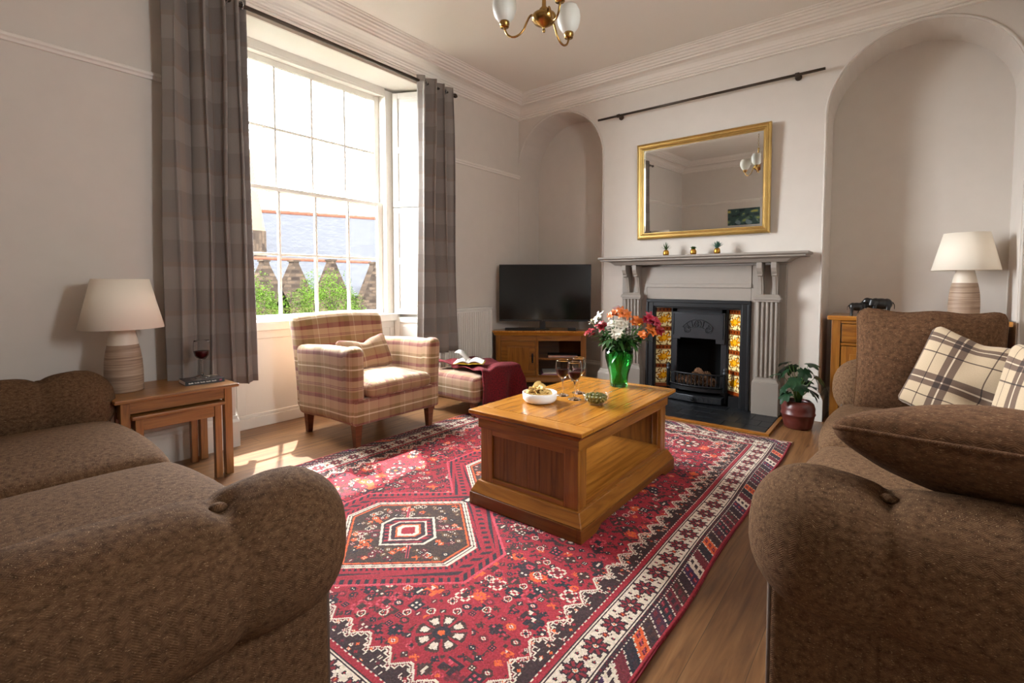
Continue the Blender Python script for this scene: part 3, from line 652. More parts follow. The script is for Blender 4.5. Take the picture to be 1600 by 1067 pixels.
# ------------------------------------------------------------------ curtains and pole
cp = thing('curtain_pole', 'long brass coloured curtain pole above the window', 'curtain pole', (-3.50, 2.3, 3.0))
MB().tube([(0, -1.5, 0), (0, 1.20, 0)], .014, 12).build('rod', m_pole, cp)
for y in (-1.5, 1.20): MB().lathe([(0, -.03), (.012, -.026), (.02, -.01), (.022, 0), (.018, .015), (.01, .02), (.01, .03)], seg=16, mat=Matrix.Translation((0, y + (.02 if y > 0 else -.02), 0)) @ Matrix.Rotation(R(90 if y > 0 else -90), 4, 'X')).build('finial', m_pole, cp)
for y in (-1.44, 1.17): MB().box(-.10, y - .01, -.012, .0, y + .01, .012).build('bracket', m_pole, cp)
def curtain(label, y0t, y1t, y0b, y1b, n, seed, flat=0):
    root = thing('curtain', label, 'curtain', (-3.50, (y0t + y1t) / 2, 0))
    yc = (y0t + y1t) / 2; rr = random.Random(seed); amps = [rr.uniform(.7, 1.15) for _ in range(40)]
    L = (y1t - y0t) * 2.3
    def fn(u, v):
        z = 3.045 - v * 2.585; ph = u
        if flat: ph = u * .55 if u < flat else flat * .55 + (u - flat) * (1 - flat * .55) / (1 - flat)
        k = ph * n; a = amps[int(k) % 40] * (.066 - .012 * v)
        x = a * math.sin(2 * pi * k / 2 * 1.0) + .010 * math.sin(5 * v + 9 * u + seed)
        e0 = y0t + (y0b - y0t) * v ** 1.2; e1 = y1t + (y1b - y1t) * v ** 1.2
        y = e0 + (e1 - e0) * u + .018 * math.sin(4 * pi * k / 2) * (1 - .2 * v) + .006 * math.sin(7 * v + 20 * u)
        return (x + .004 * math.sin(40 * u + 3 * v), y - yc, z + (.006 * math.cos(2 * pi * k) if v < .02 else 0))
    MB().grid(fn, 200, 40, uv=lambda u, v: (u * L, v * 2.585)).build('curtain_cloth', m_curt, root, solid=.004)
    for k in range(n):
        u = (k + .5) / n
        if flat: u = u / .55 * 1.0 if u < flat * .55 else flat + (u - flat * .55) * (1 - flat) / (1 - flat * .55)
        y = y0t + (y1t - y0t) * min(u, .98) - yc
        MB().tube([(.024 * math.cos(a / 16 * 2 * pi) + 0, y, 3.0 + .024 * math.sin(a / 16 * 2 * pi)) for a in range(16)], .005, 6, closed=True).build('eyelet', m_chrome, root)
    return root
curtain('taupe and grey checked eyelet curtain hanging left of the window beside the lamp', 1.04, 1.535, 1.01, 1.555, 8, 2, .38)
curtain('taupe and grey checked eyelet curtain hanging right of the window by the radiator', 3.035, 3.475, 3.00, 3.545, 7, 5)

# ------------------------------------------------------------------ radiator
rd = thing('radiator', 'white panel radiator on the wall between curtain and television', 'radiator', (-3.56, 3.85, 0))
b = MB(); b.box(-.02, -.55, .14, .012, .27, .86)
for k in range(24): y = -.53 + k * .0338; b.prism([(.012, y), (.030, y + .005), (.030, y + .019), (.012, y + .024)], 2, .17, .83)
b.build('panel', m_rad, rd, bevel=.002)
MB().box(-.045, -.555, .855, .026, .275, .875).box(-.045, .27, .15, .02, .276, .86).build('top_grille', m_rad, rd, bevel=.003)
MB().tube([(-.01, .25, .15), (-.01, .25, .0)], .009, 8).lathe([(0, .09), (.016, .09), (.018, .13), (.012, .15)], (-.01, .25, 0), 12).build('valve', m_chrome, rd)

# ------------------------------------------------------------------ TV cabinet + TV
A2 = Vector((-3.49, 4.13)); B2 = Vector((-2.6, 4.76)); d2 = (B2 - A2).normalized(); ang = math.atan2(d2.y, d2.x)
tvs = thing('tv_cabinet', 'low oak corner television cabinet with one door and open shelf', 'cabinet', (A2.x, A2.y, 0), ang)
Wd = 1.0
b = MB(); b.prism([(.0, .02), (Wd, .02), (Wd, .10), (.72, .40), (.28, .40), (0, .10)], 2, .085, .10)
b.box(.0, .02, .1, .02, .12, .56); b.box(Wd - .02, .02, .1, Wd, .12, .56)
b.box(0, 0, .085, .055, .02, .56); b.box(Wd - .06, 0, .085, Wd, .02, .56); b.box(.44, 0, .085, .475, .02, .56); b.box(.055, 0, .50, Wd - .06, .02, .56); b.box(.055, 0, .085, Wd - .06, .02, .118)
b.build('carcass', m_oak, tvs, bevel=.003)
b = MB(); b.add([(Wd, .1, .1), (.72, .40, .1), (.72, .40, .56), (Wd, .1, .56)], [(0, 1, 2, 3)]); b.add([(0, .1, .1), (.28, .40, .1), (.28, .40, .56), (0, .1, .56)], [(0, 1, 2, 3)]); b.add([(.28, .4, .1), (.72, .40, .1), (.72, .40, .56), (.28, .4, .56)], [(0, 1, 2, 3)]); b.build('back_panel', m_oak_dark, tvs)
MB().prism([(.475, .02), (Wd - .03, .02), (Wd - .03, .09), (.72, .37), (.475, .37)], 2, .285, .305).build('shelf', m_oak, tvs, bevel=.002)
b = MB(); b.frus((-.012, -.012, Wd + .012, .12), (.0 - .03, -.03, Wd + .03, .12), .56, .595); b.prism([(-.035, -.035), (Wd + .035, -.035), (Wd + .035, .12), (.74, .42), (.26, .42), (-.035, .12)], 2, .595, .615); b.build('top', m_oak_top, tvs, bevel=.004)
b = MB(); b.frus((-.02, -.022, Wd + .02, .1), (0, -.002, Wd, .1), .06, .09)
b.prism([(-.02, 0), (.10, 0), (.13, .04), (Wd - .13, .04), (Wd - .10, 0), (Wd + .02, 0), (Wd + .02, .06), (-.02, .06)], 1, -.022, .0); b.build('plinth', m_oak, tvs, bevel=.003)
b = MB(); b.box(.058, -.006, .12, .437, .016, .498); dd = b.build('door', m_oak, tvs, bevel=.003)
b = MB(); b.box(.13, -.014, .17, .375, -.006, .43); b.box(.125, -.016, .43, .38, -.006, .442); b.build('raised_panel', m_oak, dd, bevel=.006)
b = MB(); b.box(.40, -.012, .255, .418, -.006, .36); b.tube([(.409, -.012, .345), (.409, -.03, .335), (.409, -.034, .31), (.409, -.03, .28), (.409, -.012, .27)], .005, 6); b.build('handle', m_black, dd)
tv = thing('television', 'flat black television standing on the oak corner cabinet', 'television', (A2.x - d2.y * .10, A2.y + d2.x * .10, .615), ang)
tx0, tx1 = .03, 1.06
b = MB(); b.box(tx0, 0, .095, tx1, .03, .735); b.box(tx0 + .1, .03, .12, tx1 - .1, .06, .5); b.build('bezel', m_blackp, tv, bevel=.003)
b = MB(); b.add([(tx0 + .008, -.001, .115), (tx1 - .008, -.001, .115), (tx1 - .008, -.001, .727), (tx0 + .008, -.001, .727)], [(0, 1, 2, 3)]); b.build('screen', m_blackg, tv)
b = MB(); b.box(.515, -.003, .099, .52, 0, .109); b.box(.52, -.003, .099, .526, 0, .1015)
b.tube([(.5425, -.002, .1065), (.538, -.002, .109), (.533, -.002, .1065), (.533, -.002, .1015), (.538, -.002, .099), (.5425, -.002, .1015), (.5425, -.002, .104), (.539, -.002, .104)], .0011, 5)
b.build('logo', m_chrome, tv)
b = MB(); b.box(.44, .0, .0, .60, .06, .012); b.box(.49, .015, .01, .55, .03, .1); b.build('stand', m_blackp, tv, bevel=.003)
for nm, lab, pos, sz in (('soundbar', 'slim black soundbar lying on the cabinet under the television', (.10, .01, 0), (.34, .06, .026)), ('media_box', 'small black box on the cabinet under the right of the television', (.80, .02, 0), (.09, .07, .028))):
    q = thing(nm, lab, 'electronics', (A2.x + d2.x * pos[0] - d2.y * (pos[1]), A2.y + d2.y * pos[0] + d2.x * pos[1], .615), ang)
    MB().box(0, 0, 0, sz[0], sz[1], sz[2]).build('casing', m_blackp, q, bevel=.004); MB().box(.004, -.002, .004, sz[0] - .004, 0, sz[2] - .004).build('front_grille', m_black, q)
q = thing('disc_player', 'slim silver disc player on the upper shelf of the cabinet', 'electronics', (A2.x + d2.x * .58 - d2.y * .03, A2.y + d2.y * .58 + d2.x * .03, .305), ang)
MB().box(0, 0, 0, .33, .2, .035).build('casing', m_blackp, q, bevel=.002); MB().box(.004, -.003, .006, .326, 0, .03).build('fascia', m_chrome, q)
for i, (cc, lab) in enumerate((((214, 206, 200), 'pale magazine at the bottom of the pile in the cabinet'), ((170, 120, 150), 'mauve magazine in the middle of the pile in the cabinet'), ((226, 206, 60), 'yellow edged magazine lying right in the cabinet pile'), ((222, 216, 206), 'cream magazine on top of the cabinet pile'))):
    q = MB().box(0, 0, 0, .21, .27, .012).build('magazine', plain('magazine_cover', cc, .4), None, bevel=.001); x = .50 + (.24 if i == 2 else 0) + .01 * i; z = .101 + (.0125 * (i if i < 2 else (0 if i == 2 else 2)))
    q.location = (A2.x + d2.x * x - d2.y * .03, A2.y + d2.y * x + d2.x * .03, z); q.rotation_euler = (0, 0, ang + .02 * i); tag(q, lab, 'magazine')

# ------------------------------------------------------------------ RUG
def make_rug():
    px = .0046; Wm, Lm = 2.36, 3.33; nx, ny = int(Wm / px), int(Lm / px)
    yy, xx = np.mgrid[0:ny, 0:nx].astype(float); X = (xx + .5) * px - Wm / 2; Y = (yy + .5) * px - Lm / 2
    rg = np.random.RandomState(11)
    red, dred, navy, brown, white, orange, pink, dk = (146, 16, 34), (100, 12, 26), (28, 17, 28), (60, 28, 20), (206, 188, 168), (206, 84, 30), (184, 60, 74), (44, 16, 24)
    img = np.zeros((ny, nx, 3)); img[:] = red
    # slight abrash
    ab = np.sin(Y * 7 + 1) * .5 + np.sin(Y * 17) * .3 + rg.rand(ny, 1) * .5; img += (ab * 7)[..., None] * np.array([1, .35, .4])
    def put(m, c): img[m] = c
    def stamp(cx, cy, pat, cols, sc=1, flip=False):
        h, w_ = len(pat), len(pat[0]); ix = int((cx + Wm / 2) / px); iy = int((cy + Lm / 2) / px)
        for j, row in enumerate(pat):
            for i, ch in enumerate(row[::-1] if flip else row):
                if ch in cols:
                    for a in range(sc):
                        for b_ in range(sc):
                            y_, x_ = iy + (j - h // 2) * sc + a, ix + (i - w_ // 2) * sc + b_
                            if 0 <= y_ < ny and 0 <= x_ < nx: img[y_, x_] = cols[ch]
    dx = Wm / 2 - np.abs(X); dy = Lm / 2 - np.abs(Y); d = np.minimum(dx, dy); side = dx < dy; s = np.where(side, Y, X)
    # distances to medallions
    cen = (-.83, 0, .83)
    def med(y0): return np.maximum(np.abs(X) / .335, (np.abs(Y - y0) + .85 * np.abs(X)) / .37)
    ms = [med(c) for c in cen]; mm = np.minimum(np.minimum(ms[0], ms[1]), ms[2])
    # ---- field motifs
    pats = [["..####..", ".######.", "##.ww.##", "##w..w##", "##.ww.##", ".######.", "..####.."], ["##..##.", "##..##.", "######.", "..w.###", ".ww..##", "#######"], ["#.###.#", ".#####.", "##w#w##", ".#####.", "#.###.#"],
            ["..##...", ".####..", "######.", "#w##w##", ".####..", "..##..."], ["#####", "#w#w#", "#####", "#w#w#", "#####"], ["...#...", "..###..", ".##w##.", "###w###", ".##w##.", "..###..", "...#..."], ["##....#", "###..##", ".#####.", "..###..", ".##.##."],
            [".ww.ww.", "w..w..w", "w.###.w", ".w###w.", "w.###.w", "w..w..w", ".ww.ww."]]
    gx = np.arange(-.88, .89, .050); gy_ = np.arange(-1.36, 1.37, .049)
    for a in gy_:
        for i, q in enumerate(gx):
            q2 = q + rg.uniform(-.012, .012); a2 = a + rg.uniform(-.012, .012) + (.028 if i % 2 else 0); p = pats[rg.randint(len(pats))]; r_ = rg.rand()
            main = navy if r_ < .30 else brown if r_ < .62 else dk if r_ < .82 else dred if r_ < .9 else orange
            stamp(q2, a2, p, {'#': main, 'w': white if rg.rand() < .55 else pink}, 1 if rg.rand() < .66 else 2)
    nz_ = rg.rand(ny // 3 + 1, nx // 3 + 1).repeat(3, 0).repeat(3, 1)[:ny, :nx]; cl_ = (np.sin(X * 31 + 2 * np.sin(Y * 17)) * np.sin(Y * 29 + 2 * np.sin(X * 13))) > -.1
    put((nz_ < .10) & cl_ & (np.abs(img[..., 0] - 150) < 30) & (img[..., 1] < 40), brown)
    # clear and ring around medallions: outer serrated lozenges
    put(mm < 1.42, red); band = (mm > 1.30) & (mm < 1.40); put(band & (((X + Y) / .022 % 2).astype(int) == 0), navy); put((mm > 1.16) & (mm < 1.25) & (((X - Y) / .03 % 2).astype(int) == 0), dk); put((mm > 1.40) & (mm < 1.44), pink)
    put((mm > 1.05) & (mm < 1.10) & (((X * 1.0 + Y * 1.3) / .018 % 2).astype(int) == 0), navy)
    # boteh rows at offsets
    boteh = [".wwww..", "w####w.", "w#o##.w", "w#w#..w", "w##..w.", ".w#.ww.", "..www.."]
    for c in cen:
        for off, step, wc in ((1.62, .072, pink), (1.98, .068, white)):
            for k in range(90):
                th = 2 * pi * k / 90; ex, ey = math.cos(th), math.sin(th); m1 = max(abs(ex) / .335, (abs(ey) + .85 * abs(ex)) / .37); rr_ = off / m1; x_, y_ = ex * rr_, c + ey * rr_
                if k % (2 if off < 1.8 else 2): continue
                o_m = min(max(abs(x_) / .335, (abs(y_ - e) + .85 * abs(x_)) / .37) for e in cen)
                if o_m < off - .03 or abs(x_) > .82 or abs(y_) > 1.30: continue
                stamp(x_, y_, ["." * 9] * 0 + boteh, {'#': brown if off > 1.8 else navy, 'w': wc if off > 1.8 else dk, 'o': orange, '.': red}, 1 if off < 1.8 else 2 if rg.rand() < .0 else 1, k % 4 == 0)
    # star flowers
    def star(cx, cy, r0=.085):
        Xc, Yc = X - cx, Y - cy; rr_ = np.hypot(Xc, Yc); th = np.arctan2(Yc, Xc)
        put(rr_ < r0 + .012, red); pet = (rr_ < r0) & (rr_ > .03) & (np.abs(np.sin(4 * th + pi / 2 * 0)) > .35); put(pet, brown); put(pet & (np.abs(np.sin(4 * th)) > .7) & (rr_ > .045) & (rr_ < r0 - .012), white); put(rr_ < .03, navy); put(rr_ < .012, orange)
    for cx, cy in ((.60, -1.19), (-.60, -1.19), (.6, 1.19), (-.6, 1.19), (-.62, -.41), (.62, -.41), (-.62, .41), (.62, .41)): star(cx, cy, .085 if abs(cy) > 1 else .07)
    # ---- medallions
    for c, m in zip(cen, ms):
        ins_ = m < 1.0; put(ins_, (58, 34, 22)); put((m < 1.03) & (m > .955), white); put((m < 1.0) & (m > .985), dk)
        put((m < .93) & (m > .90), orange); put((m < .955) & (m > .93) & (((X + Y) / .016 % 2).astype(int) == 0), dred)
        for k in range(420):
            x_, y_ = rg.uniform(-.3, .3), rg.uniform(-.33, .33); mv = max(abs(x_) / .335, (abs(y_) + .85 * abs(x_)) / .37)
            if .50 < mv < .84: stamp(x_, c + y_, pats[rg.randint(len(pats))], {'#': (dred, navy, orange, (92, 60, 30))[rg.randint(4)], 'w': white}, 1)
        Yc = Y - c
        for t_ in (.045,):   # hooked arms
            put((np.abs(np.abs(X) - np.abs(Yc) * 1.0 - .02) < .008) & (m < .8) & (m > .42), pink); put((np.abs(np.abs(X) - np.abs(Yc) * 1.0 - .02) < .003) & (m < .8) & (m > .42), navy)
        put((m < .44), white); put(m < .40, dk); put(m < .37, red); put((m < .30) & (m > .27), white); put(m < .27, dk); put((m < .2) & (m > .17), orange); put(m < .17, white); put(m < .11, red)
        put((m < .37) & (m > .31) & (((X - Yc) / .02 % 2).astype(int) == 0), navy)
    # links between medallions
    for y0 in (-.415, .415):
        put((np.abs(X) < .03) & (np.abs(Y - y0) < .045), dk); put((np.abs(X) < .012) & (np.abs(Y - y0) < .03), white)
    # ---- inner zigzag edge
    st = .052; ph = np.abs(((s / st) % 2) - 1); stair = np.round(ph * 3) / 3 * .046 + .272
    reg = d < stair
    def dil(m_, n_):
        for _ in range(n_):
            q_ = m_.copy(); q_[1:] |= m_[:-1]; q_[:-1] |= m_[1:]; q_[:, 1:] |= m_[:, :-1]; q_[:, :-1] |= m_[:, 1:]; m_ = q_
        return m_
    put(dil(reg, 6), red); put(dil(reg, 4), white); put(dil(reg, 2), dred); put(dil(reg, 1) & ~reg, white); put(reg, (48, 18, 18))
    grd = (d > .235) & (d < stair - .01)
    for k in range(1500):
        sd = rg.rand() < .62; dv = rg.uniform(.245, .33); sv = rg.uniform(-1.5, 1.5) if sd else rg.uniform(-1.0, 1.0); sg = rg.choice([-1, 1]); x_, y_ = ((Wm / 2 - dv) * sg, sv) if sd else (sv, (Lm / 2 - dv) * sg)
        stamp(x_, y_, [["www"], ["w", "w", "w"], [".#.", "###", ".#."], ["w#w", "#w#"]][rg.randint(4)], {'w': white, '#': (dred, orange, red)[rg.randint(3)]})
    # red guard
    put((d < .245), dk); put((d < .238) & (d > .218), red); put((d < .2405) & (d > .236) & (((s / .011) % 2).astype(int) == 0), white); put((d < .218) & (d > .212), dk)
    # ---- white border with flowers
    wb = (d < .212) & (d > .100); put(wb, white); put((d < .206) & (d > .202), dk); put((d < .111) & (d > .107), dk)
    P_ = .124; sc_ = ((s / P_) % 1 - .5) * P_; dc = d - .156; rr_ = np.hypot(sc_, dc); th = np.arctan2(dc, sc_)
    fl_ = wb & (rr_ < .040 + .008 * np.cos(8 * th)); put(fl_, dk); put(wb & (rr_ < .030 + .006 * np.cos(8 * th)) & (rr_ > .014) & (np.cos(8 * th) > .0), (130, 24, 34)); put(wb & (rr_ < .008), white); put(wb & (rr_ < .004), orange)
    s2 = ((s / P_ + .5) % 1 - .5) * P_
    for sg in (-1, 1):
        r2 = np.hypot(s2 * 1.4, dc - sg * .030); put(wb & (r2 < .008), dk); put(wb & (r2 < .004), red)
        put(wb & (np.abs(dc - sg * .040 + sc_ * .5) < .003) & (np.abs(sc_) > .045), brown)
    put(wb & (np.hypot(s2, dc) < .011), dred); put(wb & (np.hypot(s2, dc) < .004), orange)
    # ---- outer guard with diagonal bars
    put(d < .100, dk); put((d < .100) & (d > .086) & (rg.rand(ny, nx) < .22), dred); put((d < .094) & (d > .090) & (((s / .02) % 2).astype(int) == 0), white)
    ob = (d < .084) & (d > .014); ph = (s - d * 1.2) / .066; idx = np.floor(ph).astype(int) % 11; cl = [navy, dred, brown, dk, (50, 20, 60), white, dred, navy, orange, brown, (60, 18, 40)]
    for k in range(11): put(ob & (idx == k), cl[k])
    fr = ph % 1; put(ob & (fr < .11) & (((d / .007) % 2).astype(int) == 0), white); put((d < .087) & (d > .083) & (((s / .008) % 2).astype(int) == 0), white)
    cbl = (np.abs(fr - .55) < .2) & (np.abs(((d - .014) / .023 % 1) - .5) < .33) & ob; put(cbl & (idx % 2 == 0), dred); put(cbl & (idx % 2 == 1), dk); put(cbl & (np.abs(fr - .55) < .05) & (idx % 4 == 0), pink)
    put((d < .014), (150, 24, 40)); put(d < .004, (120, 18, 34))
    img += rg.normal(0, 1, (ny, nx, 1)) * 9 + rg.normal(0, 1, (ny, nx, 3)) * 3
    img = np.clip(img, 0, 255)
    root = thing('persian_rug', 'large red Persian style rug with white floral border under the coffee table', 'rug', (-1.73, 2.25, 0))
    rj = np.random.RandomState(1)
    def P(u, v):
        wob = .006 * np.sin(v * 23) * (np.abs(u - .5) * 2) ** 6
        return (u - .5) * Wm + wob * np.sign(u - .5), (v - .5) * Lm, .010 + .0012 * rj.rand(*u.shape) - .007 * np.clip((np.abs(u - .5) - .498) / .002, 0, 1)
    painted('rug_pile', m_col, img, P, root)
    MB().box(-Wm / 2 + .003, -Lm / 2 + .003, .001, Wm / 2 - .003, Lm / 2 - .003, .009).build('rug_backing', plain('rug_edge', (118, 20, 36), .95), root)
    for sg in (-1, 1):
        b = MB(); rr = random.Random(5)
        for k in range(430):
            x = -Wm / 2 + Wm * (k + .5) / 430; y0 = sg * Lm / 2; L = rr.uniform(.028, .055); dx_ = rr.uniform(-.014, .014)
            b.tube([(x, y0 - sg * .004, .008), (x + dx_ * .4, y0 + sg * L * .5, .006), (x + dx_, y0 + sg * L, .003)], [.0016, .0016, .0009], 4)
        o = b.build('fringe', plain('cotton_fringe', (206, 186, 164), .95), root); o['kind'] = 'stuff'; o['label'] = 'cream cotton fringe'
make_rug()

# ================================================================== COFFEE TABLE
ct = thing('coffee_table', 'chunky oak coffee table with open shelf standing on the rug', 'coffee table', (-1.37, 2.36, .0115))
hx, hy = .333, .563; TZ = .49
b = MB(); fx, fy = hx - .085, hy - .10
# top frame and field planks
b.box(-hx, -hy, TZ - .02, hx, -fy, TZ, g=0); b.box(-hx, fy, TZ - .02, hx, hy, TZ, g=0); b.box(-hx, -fy, TZ - .02, -fx, fy, TZ, g=1); b.box(fx, -fy, TZ - .02, hx, fy, TZ, g=1)
b.build('top_frame', m_oak_top, ct, bevel=.004)
b = MB(); n = 4
for i in range(n): x0 = -fx + .003 + i * (2 * fx - .006) / n; b.box(x0 + .0003, -fy + .003, TZ - .02, x0 + (2 * fx - .006) / n - .0003, fy - .003, TZ - .0006, g=1)
b.build('top_field', m_oak_top, ct, bevel=.0006)
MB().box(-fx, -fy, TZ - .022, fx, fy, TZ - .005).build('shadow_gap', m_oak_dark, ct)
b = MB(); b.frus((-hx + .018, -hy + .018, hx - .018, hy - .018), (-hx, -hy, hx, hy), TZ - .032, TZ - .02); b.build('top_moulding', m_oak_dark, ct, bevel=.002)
b = MB(); b.frus((-hx + .035, -hy + .035, hx - .035, hy - .035), (-hx + .018, -hy + .018, hx - .018, hy - .018), TZ - .05, TZ - .032); b.box(-hx + .035, -hy + .035, TZ - .095, hx - .035, hy - .035, TZ - .05); b.build('cornice_frieze', m_oak, ct, bevel=.003)
bx, by = hx - .045, hy - .045; z0, z1 = .115, TZ - .095
def endpanel(sy):
    b = MB(); y = sy * by; yi = sy * (by - .022)
    b.box(-bx, y, z0, -bx + .075, yi, z1); b.box(bx - .075, y, z0, bx, yi, z1); b.box(-bx + .075, y, z0, bx - .075, yi, z0 + .03); b.box(-bx + .075, y, z1 - .03, bx - .075, yi, z1)
    o = b.build('end_frame', m_oak, ct, bevel=.003)
    b = MB(); n = 6; w_ = (2 * bx - .15) / n
    for i in range(n): b.box(-bx + .075 + i * w_ + .0006, y - sy * .010, z0 + .03, -bx + .075 + (i + 1) * w_ - .0006, yi, z1 - .03, g=2)
    b.build('boarded_panel', m_oak_mid, o, bevel=.001)
endpanel(-1); endpanel(1)
for sx in (-1, 1):
    b = MB(); x = sx * bx; xi = sx * (bx - .022)
    for sy in (-1, 1): b.box(x, sy * (by - .022), z0, xi, sy * (by - .075), z1)
    b.box(x, -by + .075, z0, xi, by - .075, z0 + .03); b.box(x, -by + .075, z1 - .012, xi, by - .075, z1); b.build('side_frame', m_oak, ct, bevel=.003)
MB().box(-bx + .022, -by + .022, z0 + .008, bx - .022, by - .022, z0 + .028, g=1).build('shelf', m_oak, ct)
b = MB(); b.frus((-hx + .004, -hy + .004, hx - .004, hy - .004), (-bx - .012, -by - .012, bx + .012, by + .012), .065, z0 + .006); b.build('base_moulding', m_oak, ct, bevel=.003)
b = MB(); ox, oy = hx - .002, hy - .002
for sx in (-1, 1): b.prism([(-oy, 0), (-oy + .14, 0), (-oy + .19, .025), (oy - .19, .025), (oy - .14, 0), (oy, 0), (oy, .063), (-oy, .063)], 0, sx * ox, sx * (ox - .022))
for sy in (-1, 1): b.box(-ox + .022, sy * oy, 0, ox - .022, sy * (oy - .022), .063)
b.build('plinth', m_oak_mid, ct, bevel=.003)
TT = TZ + .0115

# ---- things on the coffee table
def wine_glass(loc, label, fill=.55, sc=1.0, grp=None):
    g = thing('wine_glass', label, 'wine glass', loc, 0, grp)
    out = [(.0, .0), (.033, .0), (.034, .0015), (.020, .006), (.006, .012), (.0042, .03), (.0040, .075), (.006, .088), (.018, .097), (.031, .115), (.0365, .138), (.0368, .160), (.034, .185), (.0335, .19)]
    inn = [(.0325, .19), (.033, .185), (.0356, .160), (.0353, .138), (.0298, .1165), (.017, .0990), (.0, .094)]
    MB().lathe([(r * sc, z * sc) for r, z in out + inn], seg=40).build('glass_body', m_clear, g)
    zt = .094 + .07 * fill; pf = [(0, .0945)]
    for r, z in inn[::-1][1:]:
        if z < zt: pf.append((r - .0004, z + .0003))
    for a, c in zip(inn[::-1][:-1], inn[::-1][1:]):
        if a[1] <= zt <= c[1]: k = (zt - a[1]) / (c[1] - a[1]); pf.append((a[0] + (c[0] - a[0]) * k - .0004, zt)); break
    pf.append((0, zt)); MB().lathe([(r * sc, z * sc) for r, z in pf], seg=40).build('red_wine', m_wine, g); return g
wine_glass((-1.488, 2.353, TT), 'glass of red wine on the coffee table, leftmost of three', .65, 1.08)
wine_glass((-1.385, 2.315, TT), 'glass of red wine on the coffee table, front one of the overlapping pair', .65, 1.10)
wine_glass((-1.445, 2.46, TT), 'glass of red wine on the coffee table, back one of the overlapping pair', .5, 1.10)
# bowl of crisps
bw = thing('snack_bowl', 'round white china bowl of crisps at the near end of the coffee table', 'bowl', (-1.505, 2.15, TT))
MB().lathe([(0, 0), (.06, 0), (.082, .006), (.092, .02), (.094, .055), (.091, .056), (.088, .053), (.086, .022), (.076, .011), (0, .008)], seg=56).build('bowl_body', m_bowl, bw)
for i in range(22):
    a = rnd.uniform(0, 6.28); r_ = .055 * math.sqrt(rnd.random()); w0, l0 = rnd.uniform(.024, .032), rnd.uniform(.028, .038)
    def cf_(u, v, w0=w0, l0=l0):
        x, y = (u - .5) * 2, (v - .5) * 2; q = math.sqrt(max(0, 1 - y * y * .5)); q2 = math.sqrt(max(0, 1 - x * x * .5)); return (x * q * w0, y * q2 * l0, .012 * (x * x) - .008 * y * y + .002 * math.sin(5 * x + 3 * y))
    o = MB().grid(cf_, 9, 9).build('potato_crisp', m_crisp, None, solid=.0014)
    lay = i / 22; o.location = (-1.505 + r_ * math.cos(a) * (1.1 - .6 * lay), 2.15 + r_ * math.sin(a) * (1.1 - .6 * lay), TT + .028 + .052 * lay); o.rotation_euler = (rnd.uniform(-.8, .8), rnd.uniform(-.8, .8), rnd.uniform(0, 6))
    tag(o, 'golden potato crisp piled in the white china bowl', 'crisp', 'crisps in the white bowl')
# glass bowl of olives
gb = thing('glass_bowl', 'small clear glass bowl of green olives right of the wine glasses', 'bowl', (-1.24, 2.29, TT))
MB().lathe([(0, 0), (.036, 0), (.040, .004), (.060, .022), (.070, .045), (.0715, .058), (.0695, .058), (.068, .045), (.058, .0235), (.038, .0065), (0, .0045)], seg=48).build('bowl_body', m_pane, gb)
ol = MB().lathe([(0, -.0105), (.005, -.0095), (.0082, -.005), (.009, 0), (.0082, .005), (.005, .0095), (0, .0105)], seg=12).build('green_olive', m_olive)
k = 0
for lay, (nr, rad) in enumerate(((7, .022), (11, .036), (1, .0), (14, .050), (9, .03), (16, .052), (10, .032), (4, .012), (6, .024))):
    z = (.014, .018, .014, .030, .028, .043, .041, .045, .053)[lay]
    for i in range(nr):
        o = ol if k == 0 else ol.copy()
        if k: col.objects.link(o)
        k += 1; a = 2 * pi * i / nr + lay; o.location = (-1.24 + rad * math.cos(a), 2.29 + rad * math.sin(a), TT + z + rnd.uniform(-.001, .002)); o.rotation_euler = (rnd.uniform(.8, 2.2), 0, rnd.uniform(0, 6)); tag(o, 'green olive in the small clear glass bowl', 'olive', 'olives in the glass bowl')
# vase
VX, VY = -1.35, 2.79
vz = thing('glass_vase', 'green glass vase of mixed flowers at the far end of the coffee table', 'vase', (VX, VY, TT))
MB().lathe([(0, 0), (.050, 0), (.054, .004), (.055, .03), (.059, .075), (.073, .13), (.084, .175), (.086, .20), (.084, .232), (.081, .232), (.083, .20), (.081, .175), (.070, .13), (.056, .077), (.051, .03), (.048, .016), (0, .014)], seg=56).build('vase_body', m_greeng, vz)
# flower stems
cols_f = {'white': ((238, 232, 214), (206, 170, 90)), 'red': ((150, 12, 28), (96, 6, 16)), 'crimson': ((168, 18, 50), (110, 8, 30)), 'orange': ((226, 118, 40), (176, 60, 20)), 'yellow': ((232, 176, 40), (206, 130, 20)), 'pink white': ((236, 214, 216), (190, 120, 140))}
fm = {k: plain('petal_' + k.replace(' ', '_'), v[0], .5, nz=.35) for k, v in cols_f.items()}
def petal(b, c, az, el, L, Wp, m=0):
    ca, sa = math.cos(az), math.sin(az)
    def fn(u, v):
        t = u; y = (v - .5) * 2; wv = Wp * math.sin(pi * min(1, t * .92 + .06)) ** .7; e = el - .45 * t * t; r_ = L * t
        px_, pz = r_ * math.cos(e), r_ * math.sin(e) + .1 * abs(y) * wv; ly = y * wv
        return (c[0] + px_ * ca - ly * sa, c[1] + px_ * sa + ly * ca, c[2] + pz)
    b.grid(fn, 6, 3, m=m)
def leaf(b, p, d, L, Wl, droop=.5, m=0):
    d = Vector(d).normalized(); s_ = d.cross(Vector((0, 0, 1))); s_ = s_.normalized() if s_.length > .05 else Vector((1, 0, 0))
    def fn(u, v):
        y = (v - .5) * 2; wv = Wl * math.sin(pi * (u * .97 + .015)) ** .8; q = Vector(p) + d * L * u + Vector((0, 0, -droop * L * u * u)) + s_ * y * wv + Vector((0, 0, abs(y) * wv * .35)); return q
    b.grid(fn, 8, 2, m=m)
